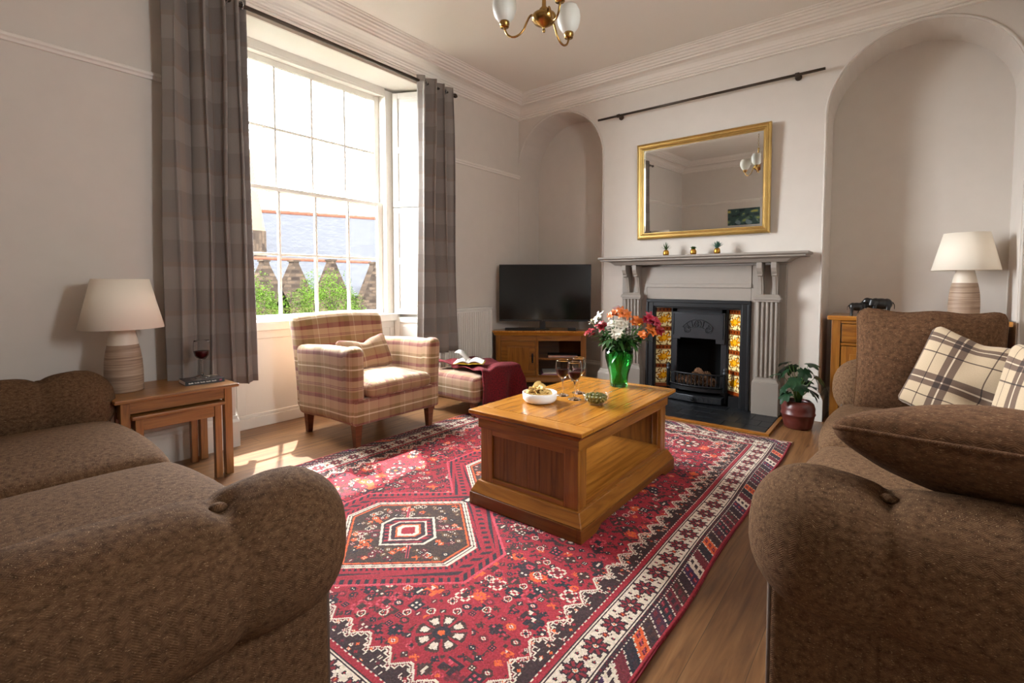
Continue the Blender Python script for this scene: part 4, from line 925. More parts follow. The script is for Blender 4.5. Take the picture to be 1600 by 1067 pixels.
blooms = [('pink white', (966, 484), .02, 'topmost pale pink and white flower in the green vase'), ('orange', (958, 492), -.02, 'orange flower at the top left of the bouquet'), ('orange', (976, 491), -.02, 'orange flower at the top centre of the bouquet'),
          ('white', (938, 496), .0, 'white flower at the upper left of the bouquet'), ('white', (927, 505), .03, 'small white flower at the far upper left of the bouquet'), ('red', (942, 511), -.04, 'deep red flower left of centre in the bouquet'), ('red', (923, 521), -.03, 'red flower hanging lowest at the left of the bouquet'),
          ('white', (960, 505), -.06, 'white lily like flower in the middle of the bouquet'), ('white', (966, 520), -.07, 'white flower hanging low at the front of the bouquet'), ('white', (973, 506), -.03, 'white flower just right of the bouquet centre'),
          ('crimson', (1010, 498), .0, 'crimson flower at the top right of the bouquet'), ('crimson', (1023, 506), .03, 'crimson flower at the far right of the bouquet'), ('orange', (994, 502), .0, 'amber flower right of centre in the bouquet'), ('yellow', (999, 510), -.03, 'yellow bud at the right of the bouquet'),
          ('orange', (1008, 524), -.02, 'orange flower drooping at the lower right of the bouquet'), ('orange', (1016, 517), .02, 'pale orange flower behind the drooping ones at right of the bouquet'), ('red', (1027, 519), .05, 'dark red flower at the right edge of the bouquet'), ('orange', (944, 536), -.02, 'tiny orange flower low on the left of the bouquet')]
def unproj(x, y, Y):
    dvec = cf + cr * ((x - 800) / 760.94) - cu * ((y - 477.34) / 760.94); k = Y / dvec.y; return Vector((0, 0, 1.15)) + dvec * k
for i, (cn, pxy, oy_, lab) in enumerate(blooms):
    p = unproj(pxy[0], pxy[1], VY + oy_); root = thing('cut_flower', lab, 'flower', (VX, VY, TT + .018))
    p = p - Vector((VX, VY, TT + .018)); a = math.atan2(p.y, p.x); rr_ = math.hypot(p.x, p.y)
    foot = Vector((-math.cos(a) * .03 * rnd.uniform(.3, 1), -math.sin(a) * .03 + rnd.uniform(-.01, .01), .002)); rim = Vector((math.cos(a) * min(.06, rr_ * .6), math.sin(a) * min(.06, rr_ * .6), .22))
    pts = [foot, foot.lerp(rim, .5) + Vector((0, 0, .0)), rim, rim.lerp(p, .55) + Vector((0, 0, .02)), p - Vector((0, 0, .012))]
    if p.z < .30: pts = [foot, foot.lerp(rim, .5), rim + Vector((0, 0, .02)), rim.lerp(p, .5) + Vector((0, 0, .05)), p]
    MB().tube(pts, [.003, .003, .0028, .0024, .002], 6).build('stem', m_stem, root)
    b = MB()
    for k in range(5):
        q = pts[2].lerp(pts[3], k / 5 + .1); an = a + rnd.uniform(-1.6, 1.6); leaf(b, q, (math.cos(an), math.sin(an), rnd.uniform(.1, .9)), rnd.uniform(.06, .10), rnd.uniform(.009, .015), rnd.uniform(.2, .8))
    q = pts[0].lerp(pts[2], rnd.uniform(.45, .8)); an = rnd.uniform(0, 6.28); leaf(b, q, (math.cos(an) * .3, math.sin(an) * .3, 1), .06, .009, 0)
    b.build('foliage', m_leaf, root)
    b = MB(); nf = 1 if 'bud' in lab or 'tiny' in lab else 4
    for f_ in range(nf):
        c = p + Vector((rnd.uniform(-.020, .020), rnd.uniform(-.014, .014), rnd.uniform(-.014, .014))) * (nf > 1); az0 = rnd.uniform(0, 6.28); L = .020 if nf == 1 else rnd.uniform(.030, .038)
        fb_ = MB()
        for k in range(6): petal(fb_, (0, 0, 0), az0 + k * pi / 3, rnd.uniform(.45, 1.0) if nf > 1 else 1.2, L * rnd.uniform(.85, 1.15), .0105 if nf > 1 else .006)
        fb_.tr(Matrix.Translation(c) @ Matrix.Rotation(rnd.uniform(-.2, 1.2), 4, Vector((-math.sin(a) , math.cos(a) + .4, 0)).normalized()) @ Matrix.Rotation(rnd.uniform(0, .9), 4, 'X')); o_ = len(b.v); b.v += fb_.v
        for fi, ff in enumerate(fb_.f): b.uvs[len(b.f)] = fb_.uvs[fi]; b.f.append([q_ + o_ for q_ in ff]); b.g.append(0); b.mi.append(0); b.sm.append(True)
    b.build('petals', fm[cn], root)
    if nf > 1:
        b = MB()
        for k in range(5): an = rnd.uniform(0, 6.28); b.tube([p, p + Vector((math.cos(an) * .008, math.sin(an) * .008, .018))], .0008, 4)
        b.build('stamens', m_stem, root)
for i in range(9):
    a = i * .7; root = thing('foliage_stem', 'leafy green stem filling out the bouquet in the green vase', 'foliage', (VX, VY, TT + .018), 0, 'leafy stems in the vase')
    e = Vector((math.cos(a) * rnd.uniform(.03, .14), math.sin(a) * rnd.uniform(.03, .1), rnd.uniform(.27, .36))); f0 = Vector((-math.cos(a) * .03, -math.sin(a) * .03, .002)); m0 = Vector((e.x * .4, e.y * .4, .2))
    MB().tube([f0, m0, e], [.003, .003, .002], 6).build('stem', m_stem, root); b = MB()
    for k in range(12): q = m0.lerp(e, .15 + .85 * k / 12); an = rnd.uniform(0, 6.28); leaf(b, q, (math.cos(an), math.sin(an), rnd.uniform(-.1, .8)), rnd.uniform(.055, .095), rnd.uniform(.010, .017), rnd.uniform(.3, .9))
    b.build('leaves', m_leaf, root)

# ================================================================== SOFAS
def sofa_parts(root):
    SY = .0
    def dim(p, c, r, depth, dirv):
        d = (Vector(p) - Vector(c)).length; k = math.exp(-(d / r) ** 2) * depth; return Vector(p) + Vector(dirv) * k
    # base + back frame
    b = MB(); b.soft(-.93, -.90, .04, .93, -.05, .34, .03, (20, 8, 4)); b.build('base', m_tweed, root)
    b = MB(); b.soft(-1.0, -.95, .05, 1.0, -.73, .80, .07, (20, 4, 10)); b.build('back_frame', m_tweed, root)
    for x0, x1 in ((-.875, -.004), (.004, .875)):
        def fn(x, y, z, x0=x0, x1=x1):
            u = (x - (x0 + x1) / 2) / ((x1 - x0) / 2); v = (y + .36) / .37
            if z > .40: z += .055 * max(0, 1 - u * u) ** .7 * max(0, 1 - max(-1, min(1, v)) ** 4)
            if y > -.15: y += .035 * (1 - u * u) * math.exp(-((z - .42) / .09) ** 2)
            return (x, y, z)
        o = MB().soft(x0, -.74, .315, x1, .0, .465, .06, (22, 18, 4), fn).build('seat_cushion', m_tweed, root)
        pts = []
        for i in range(25):
            u = -1 + 2 * i / 24; pts.append((x0 + .02 + (x1 - x0 - .04) * (u + 1) / 2, -.012 + .03 * (1 - u * u), .40))
    for s in (-1, 1):
        b = MB(); b.soft(min(s * .905, s * 1.115), -.93, .02, max(s * .905, s * 1.115), -.012, .50, .02, (4, 14, 8)); ar = b.build('arm_panel', m_tweed, root)
        for xx_ in (.915, 1.103): MB().tube([(s * xx_, -.015, .03), (s * xx_, -.013, .45)], .006, 8).build('piping', m_seam, ar)
        bt = [(-.24), (-.62)]
        def fn(x, y, z, s=s):
            cx, cz = s * 1.045, .53; t_ = (s * x - .875) / .34
            if z > cz: z = cz + (z - cz) * (.78 + .22 * sstep(-.05, .55, t_))
            dx_, dz_ = x - cx, z - cz
            # seams round the roll at the buttons
            for yb in (-.24, -.62):
                g = math.exp(-((y - yb) / .020) ** 2) * .012; wide = math.exp(-((y - yb) / .07) ** 2) * .007
                L = math.hypot(dx_, dz_) + 1e-6; up = max(0, dz_ / L)
                x -= dx_ / L * (g * .7 + wide); z -= dz_ / L * (g + wide)
                dd = (x - (cx + s * .03)) ** 2 + (y - yb) ** 2 * 1.0
                if dz_ > 0: z -= .022 * math.exp(-dd / .0016) * min(1, dz_ / .06)
            z += .008 * math.sin((y + .1) * 8.2) * max(0, min(1, dz_ / .12))
            if y > -.12:
                k = (y + .12) / .15; x = cx + (x - cx) * (1 - .10 * k * k); z = cz + (z - cz) * (1 - .06 * k * k)
            return (x, y, z)
        x0, x1 = min(s * .875, s * 1.215), max(s * .875, s * 1.215)
        o = MB().soft(x0, -.95, .36, x1, .045, .702, .148, (6, 60, 5), fn).build('arm_roll', m_tweed, root)
        for yb in (-.24, -.62): MB().lathe([(0, -.004), (.017, -.004), (.019, .003), (.012, .009), (0, .011)], (s * 1.062, yb, .662), 16).build('button', m_tweed, o)
def make_sofa(label, loc, rz):
    root = thing('sofa', label, 'sofa', loc, rz, 'matching brown sofas'); sofa_parts(root); return root
so = make_sofa('brown tweed roll-arm sofa in the near left foreground, beside the nest of tables', (-2.20, .655, 0), 0)
s2_ = copy_tree(so); s2_.location = (-.24, 2.43, 0); s2_.rotation_euler = (0, 0, R(90)); s2_['label'] = 'brown tweed roll-arm sofa along the right wall carrying the cream checked cushions'
def pillow(name, label, cat, w_, h_, t_, mat, M_, piping=None, seed=0, chop=0, grp=None, fold=None, pinch=.035, ears=0):
    rr = random.Random(seed); p1, p2 = rr.uniform(0, 6), rr.uniform(0, 6)
    root = thing(name, label, cat, (0, 0, 0), 0, grp); root.matrix_world = M_
    def edge(u, v):
        x = w_ / 2 * u * (1 - pinch * (1 - v * v)); y = h_ / 2 * v * (1 - pinch * (1 - u * u)) + .006 * math.sin(7 * u + p1) * v * v; k_ = max(0, abs(u) * abs(v) - .86) / .14; x *= 1 - .05 * k_ + ears * k_ * k_; y *= 1 - .05 * k_ + ears * k_ * k_
        if chop and v > 0: y -= chop * math.exp(-(u / .28) ** 2) * v * v
        return x, y
    def side(sg):
        def fn(a, c):
            u, v = math.sin((a - .5) * pi), math.sin((c - .5) * pi); x, y = edge(u, v)
            th = t_ / 2 * (max(0, (1 - u ** 2)) * max(0, (1 - v ** 2))) ** .38
            th *= 1 + .07 * math.sin(4 * u + p1) * math.sin(3.2 * v + p2)
            if chop: th *= 1 - .25 * math.exp(-(u / .22) ** 2) * max(0, v)
            if fold and sg > 0: th -= fold[2] * math.exp(-((u - fold[0]) ** 2 * 6 + (v - fold[1]) ** 2 * 30))
            return (x, y, sg * th)
        return fn
    b = MB()
    for sg in (1, -1): b.grid(side(sg), 30, 30, uv=lambda a, c: (w_ * 1.1 * a + 1, h_ * 1.1 * c + 1))
    b.build('cushion_cover', mat, root)
    if piping:
        pts = [edge(-1 + 2 * i / 24, -1) for i in range(24)] + [edge(1, -1 + 2 * i / 24) for i in range(24)] + [edge(1 - 2 * i / 24, 1) for i in range(24)] + [edge(-1, 1 - 2 * i / 24) for i in range(24)]
        MB().tube([(x, y, 0) for x, y in pts], .006, 8, closed=True).build('piping', piping, root)
    return root
def TM(loc, rx=0, ry=0, rz=0): return Matrix.Translation(loc) @ Matrix.Rotation(R(rz), 4, 'Z') @ Matrix.Rotation(R(ry), 4, 'Y') @ Matrix.Rotation(R(rx), 4, 'X')
pillow('back_cushion', 'large brown tweed back cushion propped upright against the far arm of the right sofa', 'cushion', .575, .545, .20, m_tweed2, TM((.125, 3.17, .735), 82, 0, 0), m_tweed2, 1)
pillow('back_cushion', 'large brown tweed back cushion lying flat on the near arm of the right sofa', 'cushion', .70, .48, .22, m_tweed2, TM((.245, 1.565, .742), -17, 0, -3), m_tweed2, 2, pinch=.07)
pillow('scatter_cushion', 'cream and brown checked cushion leaning on the upright brown cushion', 'cushion', .40, .40, .13, m_cush, TM((.255, 2.93, .715), 70, 0, -20) @ Matrix.Rotation(R(-14), 4, 'Z'), None, 3, .03, None, (.45, -.35, .05))
pillow('scatter_cushion', 'cream and brown checked cushion at the right edge against the sofa back', 'cushion', .42, .42, .13, m_cush, TM((.43, 2.52, .70), 78, 0, -62), None, 4)
pillow('scatter_cushion', 'dark red checked cushion on the left foreground sofa', 'cushion', .32, .32, .12, m_darkplaid, TM((-1.455, -.035, .592), 66, 0, 25), None, 5)

# ================================================================== ARMCHAIR
ac = thing('armchair', 'red and tan tartan armchair in front of the window', 'armchair', (-2.83, 2.275, 0))
ac.rotation_euler = (0, 0, R(0))
# local: +x = front; width along y +-.40; depth x -.78..0
b = MB(); b.soft(-.74, -.385, .17, -.01, .385, .35, .02, (14, 14, 4)); b.build('seat_base', m_chair, ac)
def fn(x, y, z):
    if z > .38: z += .03 * (1 - (y / .285) ** 2) * (1 - ((x + .35) / .40) ** 2) if abs(y) < .285 and abs(x + .35) < .4 else 0
    return (x, y, z)
MB().soft(-.68, -.283, .345, .028, .283, .455, .045, (16, 16, 3), fn).build('seat_cushion', m_chair, ac)
for s in (-1, 1):
    def fn(x, y, z, s=s):
        k = (z - .17) / .53; x -= 0; y += s * .012 * k * k
        return (x + (.0 if x < -.3 else -.02 * (1 - k)), y, z - .02 * sstep(-.3, -.75, x) + .012 * (x > -.1) * k)
    y0, y1 = (s * .285, s * .405); yy0, yy1 = min(y0, y1), max(y0, y1)
    o = MB().soft(-.74, yy0, .168, .0, yy1, .70, .05, (20, 3, 14), fn).build('arm', m_chair, ac)
def fn(x, y, z):
    k = (z - .17) / .74; return (x - .10 * k * k + .02 * math.cos(y * 3.5), y * (1 + .03 * k), z + .02 * math.cos(y / .39 * pi / 2) * (z > .8))
MB().soft(-.80, -.39, .172, -.66, .39, .895, .055, (4, 22, 20), fn).build('backrest', m_chair, ac)
for x, y in ((-.075, -.33), (-.075, .33), (-.70, -.33), (-.70, .33)):
    q = .026; MB().frus((x - q * .7, y - q * .7, x + q * .7, y + q * .7), (x - q * 1.15, y - q * 1.15, x + q * 1.15, y + q * 1.15), 0 if x < -.1 or y < 0 else 0.0, .175).build('leg', m_leg, ac, bevel=.003)
pillow('lumbar_cushion', 'small oblong tartan cushion resting in the armchair', 'cushion', .46, .27, .12, m_chair, TM((-3.30, 2.30, .585), 0, 0, 0) @ Matrix.Rotation(R(90), 4, 'Z') @ Matrix.Rotation(R(66), 4, 'X') @ Matrix.Rotation(R(4), 4, 'Z'), None, 8, .05)

# ottoman
ot = thing('footstool', 'tartan footstool under a dark red throw beside the armchair', 'footstool', (-3.03, 3.23, 0))
def fn(x, y, z): return (x, y, z + (.018 * (1 - (x / .3) ** 2) * (1 - (y / .29) ** 2) if z > .3 else 0))
MB().soft(-.31, -.29, .13, .31, .29, .355, .045, (14, 14, 5), fn).build('padded_top', m_chair, ot)
for sx in (-1, 1):
    for sy in (-1, 1): MB().frus((sx * .26 - .016, sy * .24 - .016, sx * .26 + .016, sy * .24 + .016), (sx * .26 - .026, sy * .24 - .026, sx * .26 + .026, sy * .24 + .026), 0.012 if sx > 0 else 0, .135).build('leg', m_leg, ot, bevel=.003)
# throw
ex, ey, zt = -2.715, 3.525, .385
def tf(u, v):
    s_ = u * .86; t_ = v * .86
    x = -3.30 + s_ * 1.0; y = 3.00 + t_ * .95 + .05 * math.sin(u * 4); fx_ = max(0, x - ex); fy_ = max(0, y - ey)
    n_ = .5 + .5 * math.sin(9 * u + 5 * v) * math.sin(7 * v - 3 * u + 1)
    z = zt - .004 + .022 * n_ + .020 * abs(math.sin(11 * u + 7 * v + 2 * math.sin(5 * v))) ** 1.5
    if u < .25 and v < .25: z += .02
    drop = math.sqrt(fx_ ** 2 + fy_ ** 2)
    if fx_ > 0: x = ex + .012 + .10 * min(fx_, .3) + (.034 * math.sin(v * 17 + 2)) * min(1, fx_ * 8)
    if fy_ > 0: y = ey + .012 + .35 * min(fy_, .3) + .03 * math.sin(u * 15) * min(1, fy_ * 8)
    if fx_ > 0 or fy_ > 0: z -= max(fx_, fy_) * 1.05 * (1 - .25 * min(fx_, fy_))
    z = max(z, .025 + .01 * n_)
    y -= .26 * max(0, u - .5) * (v < .5) * (1 - 2 * v) * 0
    return (x, y, z)
tag(MB().grid(tf, 90, 90, uv=lambda u, v: (u, v)).build('throw_blanket', m_throw, None, solid=.009), 'dark red knitted throw draped over the tartan footstool', 'blanket')
# open book
bk = thing('open_book', 'open book with blank white pages and yellow cover lying on the red throw', 'book', (-2.985, 3.17, .424), R(35))
b = MB()
for s in (-1, 1): b.grid(lambda u, v, s=s: (s * u * .135, (v - .5) * .215, .006 + .006 * math.sin(u * 2.5)), 8, 2)
b.build('cover', m_yellow, bk, solid=.003)
for s in (-1, 1):
    MB().grid(lambda u, v, s=s: (s * u * .128, (v - .5) * .205, .014 + .026 * math.sin(min(1, u * 1.15) * pi) ** .8 * (1 - .5 * u)), 16, 2).build('page_block', m_paper, bk, solid=.010)
MB().grid(lambda u, v: (-.018 - u * .105, (v - .5) * .203, .03 + .095 * math.sin(u * 1.7) * (1 - .18 * u)), 14, 2).build('lifted_page', m_paper, bk, solid=.0008)

# ================================================================== NEST OF TABLES + lamp etc.
def side_table(name, label, x0, y0, x1, y1, h, lg, over=.03):
    r_ = thing(name, label, 'side table', ((x0 + x1) / 2, (y0 + y1) / 2, 0)); hx_, hy_ = (x1 - x0) / 2, (y1 - y0) / 2
    b = MB(); b.box(-hx_, -hy_, h - .02, hx_, hy_, h, g=1); b.build('table_top', m_pine, r_, bevel=.005)
    lx, ly = hx_ - over, hy_ - over
    for sx in (-1, 1):
        for sy in (-1, 1): MB().box(sx * lx, sy * ly, 0, sx * (lx - lg), sy * (ly - lg), h - .02, g=2).build('leg', m_pine, r_, bevel=.003)
    b = MB()
    for sy in (-1, 1): b.box(-lx + lg, sy * (ly - .006), h - .085, lx - lg, sy * (ly - .026), h - .02)
    for sx in (-1,) : b.box(sx * (lx - .006), -ly + lg, h - .085, sx * (lx - .026), ly - lg, h - .02)
    b.box(lx - .006, -ly + lg, h - .085, lx - .026, ly - lg, h - .02)
    b.build('apron', m_pine, r_, bevel=.002); return r_
side_table('nesting_table', 'larger oak nesting table under the lamp beside the left curtain', -3.575, .665, -3.085, 1.262, .545, .042)
side_table('nesting_table', 'smaller oak nesting table tucked beneath the larger one', -3.535, .735, -3.085, 1.185, .45, .036, .018)
def lamp(loc, label, rz=0):
    L = thing('table_lamp', label, 'lamp', loc, rz, 'matching table lamps')
    MB().lathe([(0, 0), (.084, 0), (.087, .004), (.088, .05), (.088, .11), (.085, .17), (.078, .225), (.071, .258), (.0705, .26)], seg=48).build('stoneware_base', m_stone, L)
    MB().lathe([(.0705, .26), (.067, .285), (.060, .315), (.053, .345), (.044, .372), (.03, .386), (.012, .39), (0, .391)], seg=48).build('cream_neck', m_cream, L)
    MB().lathe([(0, .385), (.012, .385), (.012, .40), (.018, .402), (.018, .44), (0, .44)], seg=16).build('bulb_holder', m_cream, L)
    MB().lathe([(.190, .352), (.192, .352), (.128, .622), (.126, .622)], seg=64).build('lamp_shade', m_shade, L, solid=.0015)
    b = MB(); b.tube([(.125 * math.cos(a / 24 * 2 * pi), .125 * math.sin(a / 24 * 2 * pi), .60) for a in range(24)], .002, 5, closed=True)
    for a in (0, 120, 240): b.tube([(.014 * math.cos(R(a)), .014 * math.sin(R(a)), .44), (.125 * math.cos(R(a)), .125 * math.sin(R(a)), .60)], .002, 5)
    b.build('shade_carrier', m_chrome, L)
    return L
lamp((-3.37, .775, .545), 'stoneware table lamp with cream shade on the nesting tables at left')
lamp((.39, 4.86, .885), 'stoneware table lamp with cream shade on the sideboard in the right alcove')
tag(MB().tube([(-3.44, .72, .55), (-3.50, .66, .55), (-3.57, .63, .548), (-3.585, .62, .50), (-3.588, .62, .2), (-3.588, .60, .03)], .003, 6).build('lamp_flex', m_cream), 'thin pale lamp flex trailing off the back of the nesting table', 'cable')
# paperback on side table with wine glass
pb = thing('paperback_book', 'dark covered paperback lying on the nesting table under a wine glass', 'book', (-3.30, 1.135, .545), R(-5))
MB().box(-.075, -.10, .002, .072, .098, .022, g=1).build('page_block', m_paper, pb)
img = np.zeros((44, 56, 3)); img[:] = (58, 52, 54); yy, xx = np.mgrid[0:44, 0:56]; img[(xx > 12) & (xx < 26) & (yy > 14) & (yy < 36)] = (150, 138, 128); img[(yy < 10) & (xx > 30)] = (196, 186, 170); img[(np.abs(yy - 20) < 2) & (xx > 30) & (xx < 50)] = (170, 160, 150); img[(np.hypot(xx - 19, yy - 26) < 6)] = (96, 72, 60); img[(yy > 38)] = (120, 112, 110)
painted('front_cover', m_cover, img, lambda u, v: (-.077 + .154 * v, -.102 + .204 * u, .0235 + .010 * np.exp(-((u) ** 2 + (1 - v) ** 2) * 25) * 0), pb)
MB().box(-.077, -.102, 0, .077, .102, .002).build('back_cover', m_blackp, pb)
b = MB(); b.box(.073, -.102, 0, .0775, .102, .0235); sp = b.build('spine', m_blackp, pb)
b = MB()
for k in range(30):
    if k % 6 != 5: y = -.085 + k * .005; b.box(.0775, y, .009, .0782, y + .0032, .0135 + (.002 if k % 3 == 0 else 0))
b.build('spine_lettering', m_paper, sp); MB().box(.0775, .075, .007, .0784, .088, .017).build('spine_logo', plain('magenta', (150, 50, 90), .5), sp)
wine_glass((-3.30, 1.14, .5695), 'glass of red wine standing on the paperback in front of the left curtain', .62, 1.20)

# ================================================================== SIDEBOARD + elephants
sb = thing('sideboard', 'oak sideboard with drawers filling the right alcove', 'sideboard', (.095, 4.62, 0))
sw, sd_, sh = .525, .46, .885
b = MB(); b.box(-sw, -.0, sh - .035, sw, sd_, sh, g=0); b.build('worktop', m_oak_top, sb, bevel=.006)
iw = sw - .03
b = MB()
for sx in (-1, 1): b.box(sx * iw, .015, 0, sx * (iw - .06), .06, sh - .035); b.box(sx * iw, .06, .08, sx * (iw - .02), sd_ - .02, sh - .035)
b.box(-iw + .06, .02, sh - .06, iw - .06, .05, sh - .035); b.box(-iw + .06, .02, .08, iw - .06, .05, .12); b.box(-iw + .06, .02, sh - .235, iw - .06, .05, sh - .215); b.box(-.015, .02, .12, .015, .05, sh - .235); b.box(-iw + .05, sd_ - .03, .08, iw - .05, sd_ - .02, sh - .035); b.box(-iw + .02, .06, .08, iw - .02, sd_ - .03, .10)
b.build('carcass', m_oak, sb, bevel=.003)
for k in range(3):
    w3 = (2 * iw - .12) / 3; x0 = -iw + .06 + k * w3 + .006; o = MB().box(x0, .022, sh - .21, x0 + w3 - .012, .045, sh - .065).build('drawer', m_oak, sb, bevel=.004)
    MB().lathe([(0, 0), (.008, 0), (.007, .014), (.015, .02), (.014, .028), (0, .032)], seg=14, mat=Matrix.Translation((x0 + w3 / 2 - .006, .022, sh - .14)) @ Matrix.Rotation(R(90), 4, 'X')).build('knob', m_oak, o)
for k in range(2):
    x0, x1 = ((-iw + .064, -.019), (.019, iw - .064))[k]; o = MB().box(x0, .022, .125, x1, .045, sh - .24).box(x0 + .06, .016, .19, x1 - .06, .022, sh - .30).build('door', m_oak, sb, bevel=.004)
    MB().lathe([(0, 0), (.008, 0), (.007, .014), (.015, .02), (.014, .028), (0, .032)], seg=14, mat=Matrix.Translation(((x1 - .03) if k == 0 else (x0 + .03), .022, .42)) @ Matrix.Rotation(R(90), 4, 'X')).build('knob', m_oak, o)
def elephant(label, loc, rz, sc, trunk_down=False):
    b = MB()
    def ell(c, r, n=14): b.lathe([(math.sin(pi * i / n), -math.cos(pi * i / n)) for i in range(n + 1)], seg=18, mat=Matrix.Translation(c) @ Matrix.Diagonal((r[0], r[1], r[2], 1)))
    ell((0, 0, .085), (.062, .036, .040)); ell((.03, 0, .088), (.035, .034, .038)); ell((-.035, 0, .086), (.032, .034, .038)); ell((.078, 0, .102), (.026, .022, .026)); ell((.06, 0, .097), (.025, .024, .027))
    for x, y in ((.036, .019), (.030, -.019), (-.040, .019), (-.046, -.019)): b.tube([(x, y, .08), (x + .002, y, .045), (x, y, .02), (x + .002, y, 0)], [.016, .013, .011, .013], 12)
    b.tube([(.095, 0, .100), (.112, 0, .082), (.118, 0, .055), (.122, 0, .03), (.132, 0, .018)], [.013, .010, .008, .006, .004], 10); b.tube([(-.066, 0, .10), (-.078, 0, .08), (-.078, 0, .05)], [.004, .003, .003], 6)
    r_ = thing('elephant_figurine', label, 'figurine', loc, rz); r_.scale = (sc, sc, sc)
    o = b.build('body', m_eleph, r_); q = o.modifiers.new('remesh', 'REMESH'); q.mode = 'VOXEL'; q.voxel_size = .0022; q.use_smooth_shade = True; q = o.modifiers.new('smooth', 'SMOOTH'); q.iterations = 4
    for s in (-1, 1):
        MB().grid(lambda u, v, s=s: (.064 - .034 * u + .012 * v, s * (.022 + .012 * math.sin(u * 2.2)), .118 - .045 * v - .012 * u + .012 * u * v), 8, 8).build('ear', m_eleph, r_, solid=.003)
        MB().tube([(.090, s * .011, .088), (.104, s * .014, .078), (.115, s * .014, .080)], [.0035, .003, .001], 8).build('tusk', m_eleph, r_)
    return r_
elephant('smaller black elephant figurine at the left end of the sideboard', (-.245, 4.76, .885), R(15), .82)
elephant('larger black elephant figurine behind the smaller one on the sideboard', (-.095, 4.80, .885), R(180 + 12), 1.12)

# ================================================================== mantel plants
def mini(label, x, kind, mat):
    r_ = thing('potted_succulent', label, 'succulent', (x, 4.585, 1.40))
    MB().lathe([(0, 0), (.018, 0), (.026, .012), (.028, .028), (.025, .044), (.019, .056), (.016, .057), (.016, .050), (0, .050)], seg=24).build('gold_pot', m_goldpot, r_)
    b = MB()
    for i in range(26):
        a = i * 2.4; q = (i / 26) ** .7
        if kind == 'spiky': leaf(b, (0, 0, .052), (math.cos(a) * q * .9, math.sin(a) * q * .9, 1.0 - .55 * q), .085 - .02 * q, .0035, .1 * q)
        elif kind == 'rosette': leaf(b, (0, 0, .05), (math.cos(a) * (.4 + q), math.sin(a) * (.4 + q), 1.0 - .3 * q), .034, .007, -.1)
        else: leaf(b, (0, 0, .052), (math.cos(a) * q, math.sin(a) * q, 1.0 - .45 * q), .07, .0065, .0)
    b.build('leaves', mat, r_)
mini('gold potted spiky green plant, leftmost on the mantelpiece', -1.742, 'spiky', m_leaf); mini('gold potted low green rosette, middle of the mantelpiece trio', -1.485, 'rosette', m_leaf); mini('gold potted blue green aloe, rightmost on the mantelpiece', -1.275, 'aloe', m_blue)
# floor plant
fpn = thing('potted_plant', 'leafy green plant in a dark red glazed pot right of the fireplace', 'plant', (-.585, 4.40, 0))
MB().lathe([(0, 0), (.088, 0), (.098, .01), (.108, .06), (.115, .105), (.121, .110), (.121, .118), (.116, .124), (.118, .16), (.108, .195), (.088, .215), (.083, .218), (.080, .212), (.095, .190), (0, .188)], seg=48).build('pot', m_pot, fpn)
MB().lathe([(0, .198), (.08, .195), (.092, .190)], seg=24).build('soil', m_soil, fpn)
b = MB()
ends = []
for i in range(18):
    a = i * 2.399 + .4; q = .55 + .45 * ((i * 7) % 13) / 13; e = Vector((math.cos(a) * .135 * q, math.sin(a) * .12 * q, (.31, .44, .50, .38)[i % 4] + .03 * math.sin(i * 2.)))
    b.tube([(math.cos(a) * .015, math.sin(a) * .015, .19), (e.x * .35, e.y * .35, .19 + (e.z - .19) * .55), tuple(e)], [.0035, .003, .002], 6); ends.append((e, a))
b.tube([(.0, .0, .19), (-.01, .0, .40), (.0, 0, .54)], [.003, .002, .001], 5)
b.build('stems', m_stem, fpn)
for e, a in ends:
    sc = rnd.uniform(.054, .070); tilt = rnd.uniform(-.35, .55)
    poly = []
    for k in range(40):
        th = 2 * pi * k / 40; lob = 1 + .16 * math.cos(7 * th); r_ = sc * (.78 + .22 * math.cos(th)) * lob * (1 - .5 * math.exp(-((th - pi) / .35) ** 2)); poly.append((r_ * math.cos(th) * 1.15 + sc * .3, r_ * math.sin(th)))
    M_ = Matrix.Translation(e) @ Matrix.Rotation(a, 4, 'Z') @ Matrix.Rotation(tilt + .3, 4, 'Y')
    bb = MB(); vs = [tuple(M_ @ Vector((x, y, -.28 * (x * x + y * y) / sc + .10 * abs(y)))) for x, y in poly] + [tuple(M_ @ Vector((sc * .25, 0, 0)))]
    bb.add(vs, [(k, (k + 1) % 40, 40) for k in range(40)], sm=True); bb.build('leaf', m_leafd, fpn)

# ================================================================== chandelier
ch = thing('chandelier', 'brass three arm chandelier with frosted glass shades hanging from the ceiling', 'chandelier', (-1.487, 2.153, 0))
MB().lathe([(0, 2.452), (.006, 2.455), (.008, 2.465), (.005, 2.475), (.010, 2.480), (.026, 2.488), (.050, 2.502), (.064, 2.520), (.066, 2.530), (.060, 2.542), (.034, 2.550), (.022, 2.560), (.024, 2.572), (.012, 2.585), (.010, 2.62), (.018, 2.65), (.012, 2.68), (.008, 2.70), (.008, 2.76), (.016, 2.77), (.0, 2.78)], seg=32).build('body', m_brass, ch)
MB().lathe([(0, ZC), (.055, ZC), (.052, ZC - .015), (.02, ZC - .03), (.0, ZC - .032)], seg=32).build('ceiling_rose', m_brass, ch)
b = MB(); z = 2.775; i = 0
while z < ZC - .03:
    pts = [(.007 * math.cos(a / 10 * 2 * pi), 0, z + .014 + .016 * math.sin(a / 10 * 2 * pi)) for a in range(10)]
    if i % 2: pts = [(0, x, q) for x, _, q in pts]
    b.tube(pts, .002, 5, closed=True); z += .025; i += 1
b.build('chain', m_brass, ch)
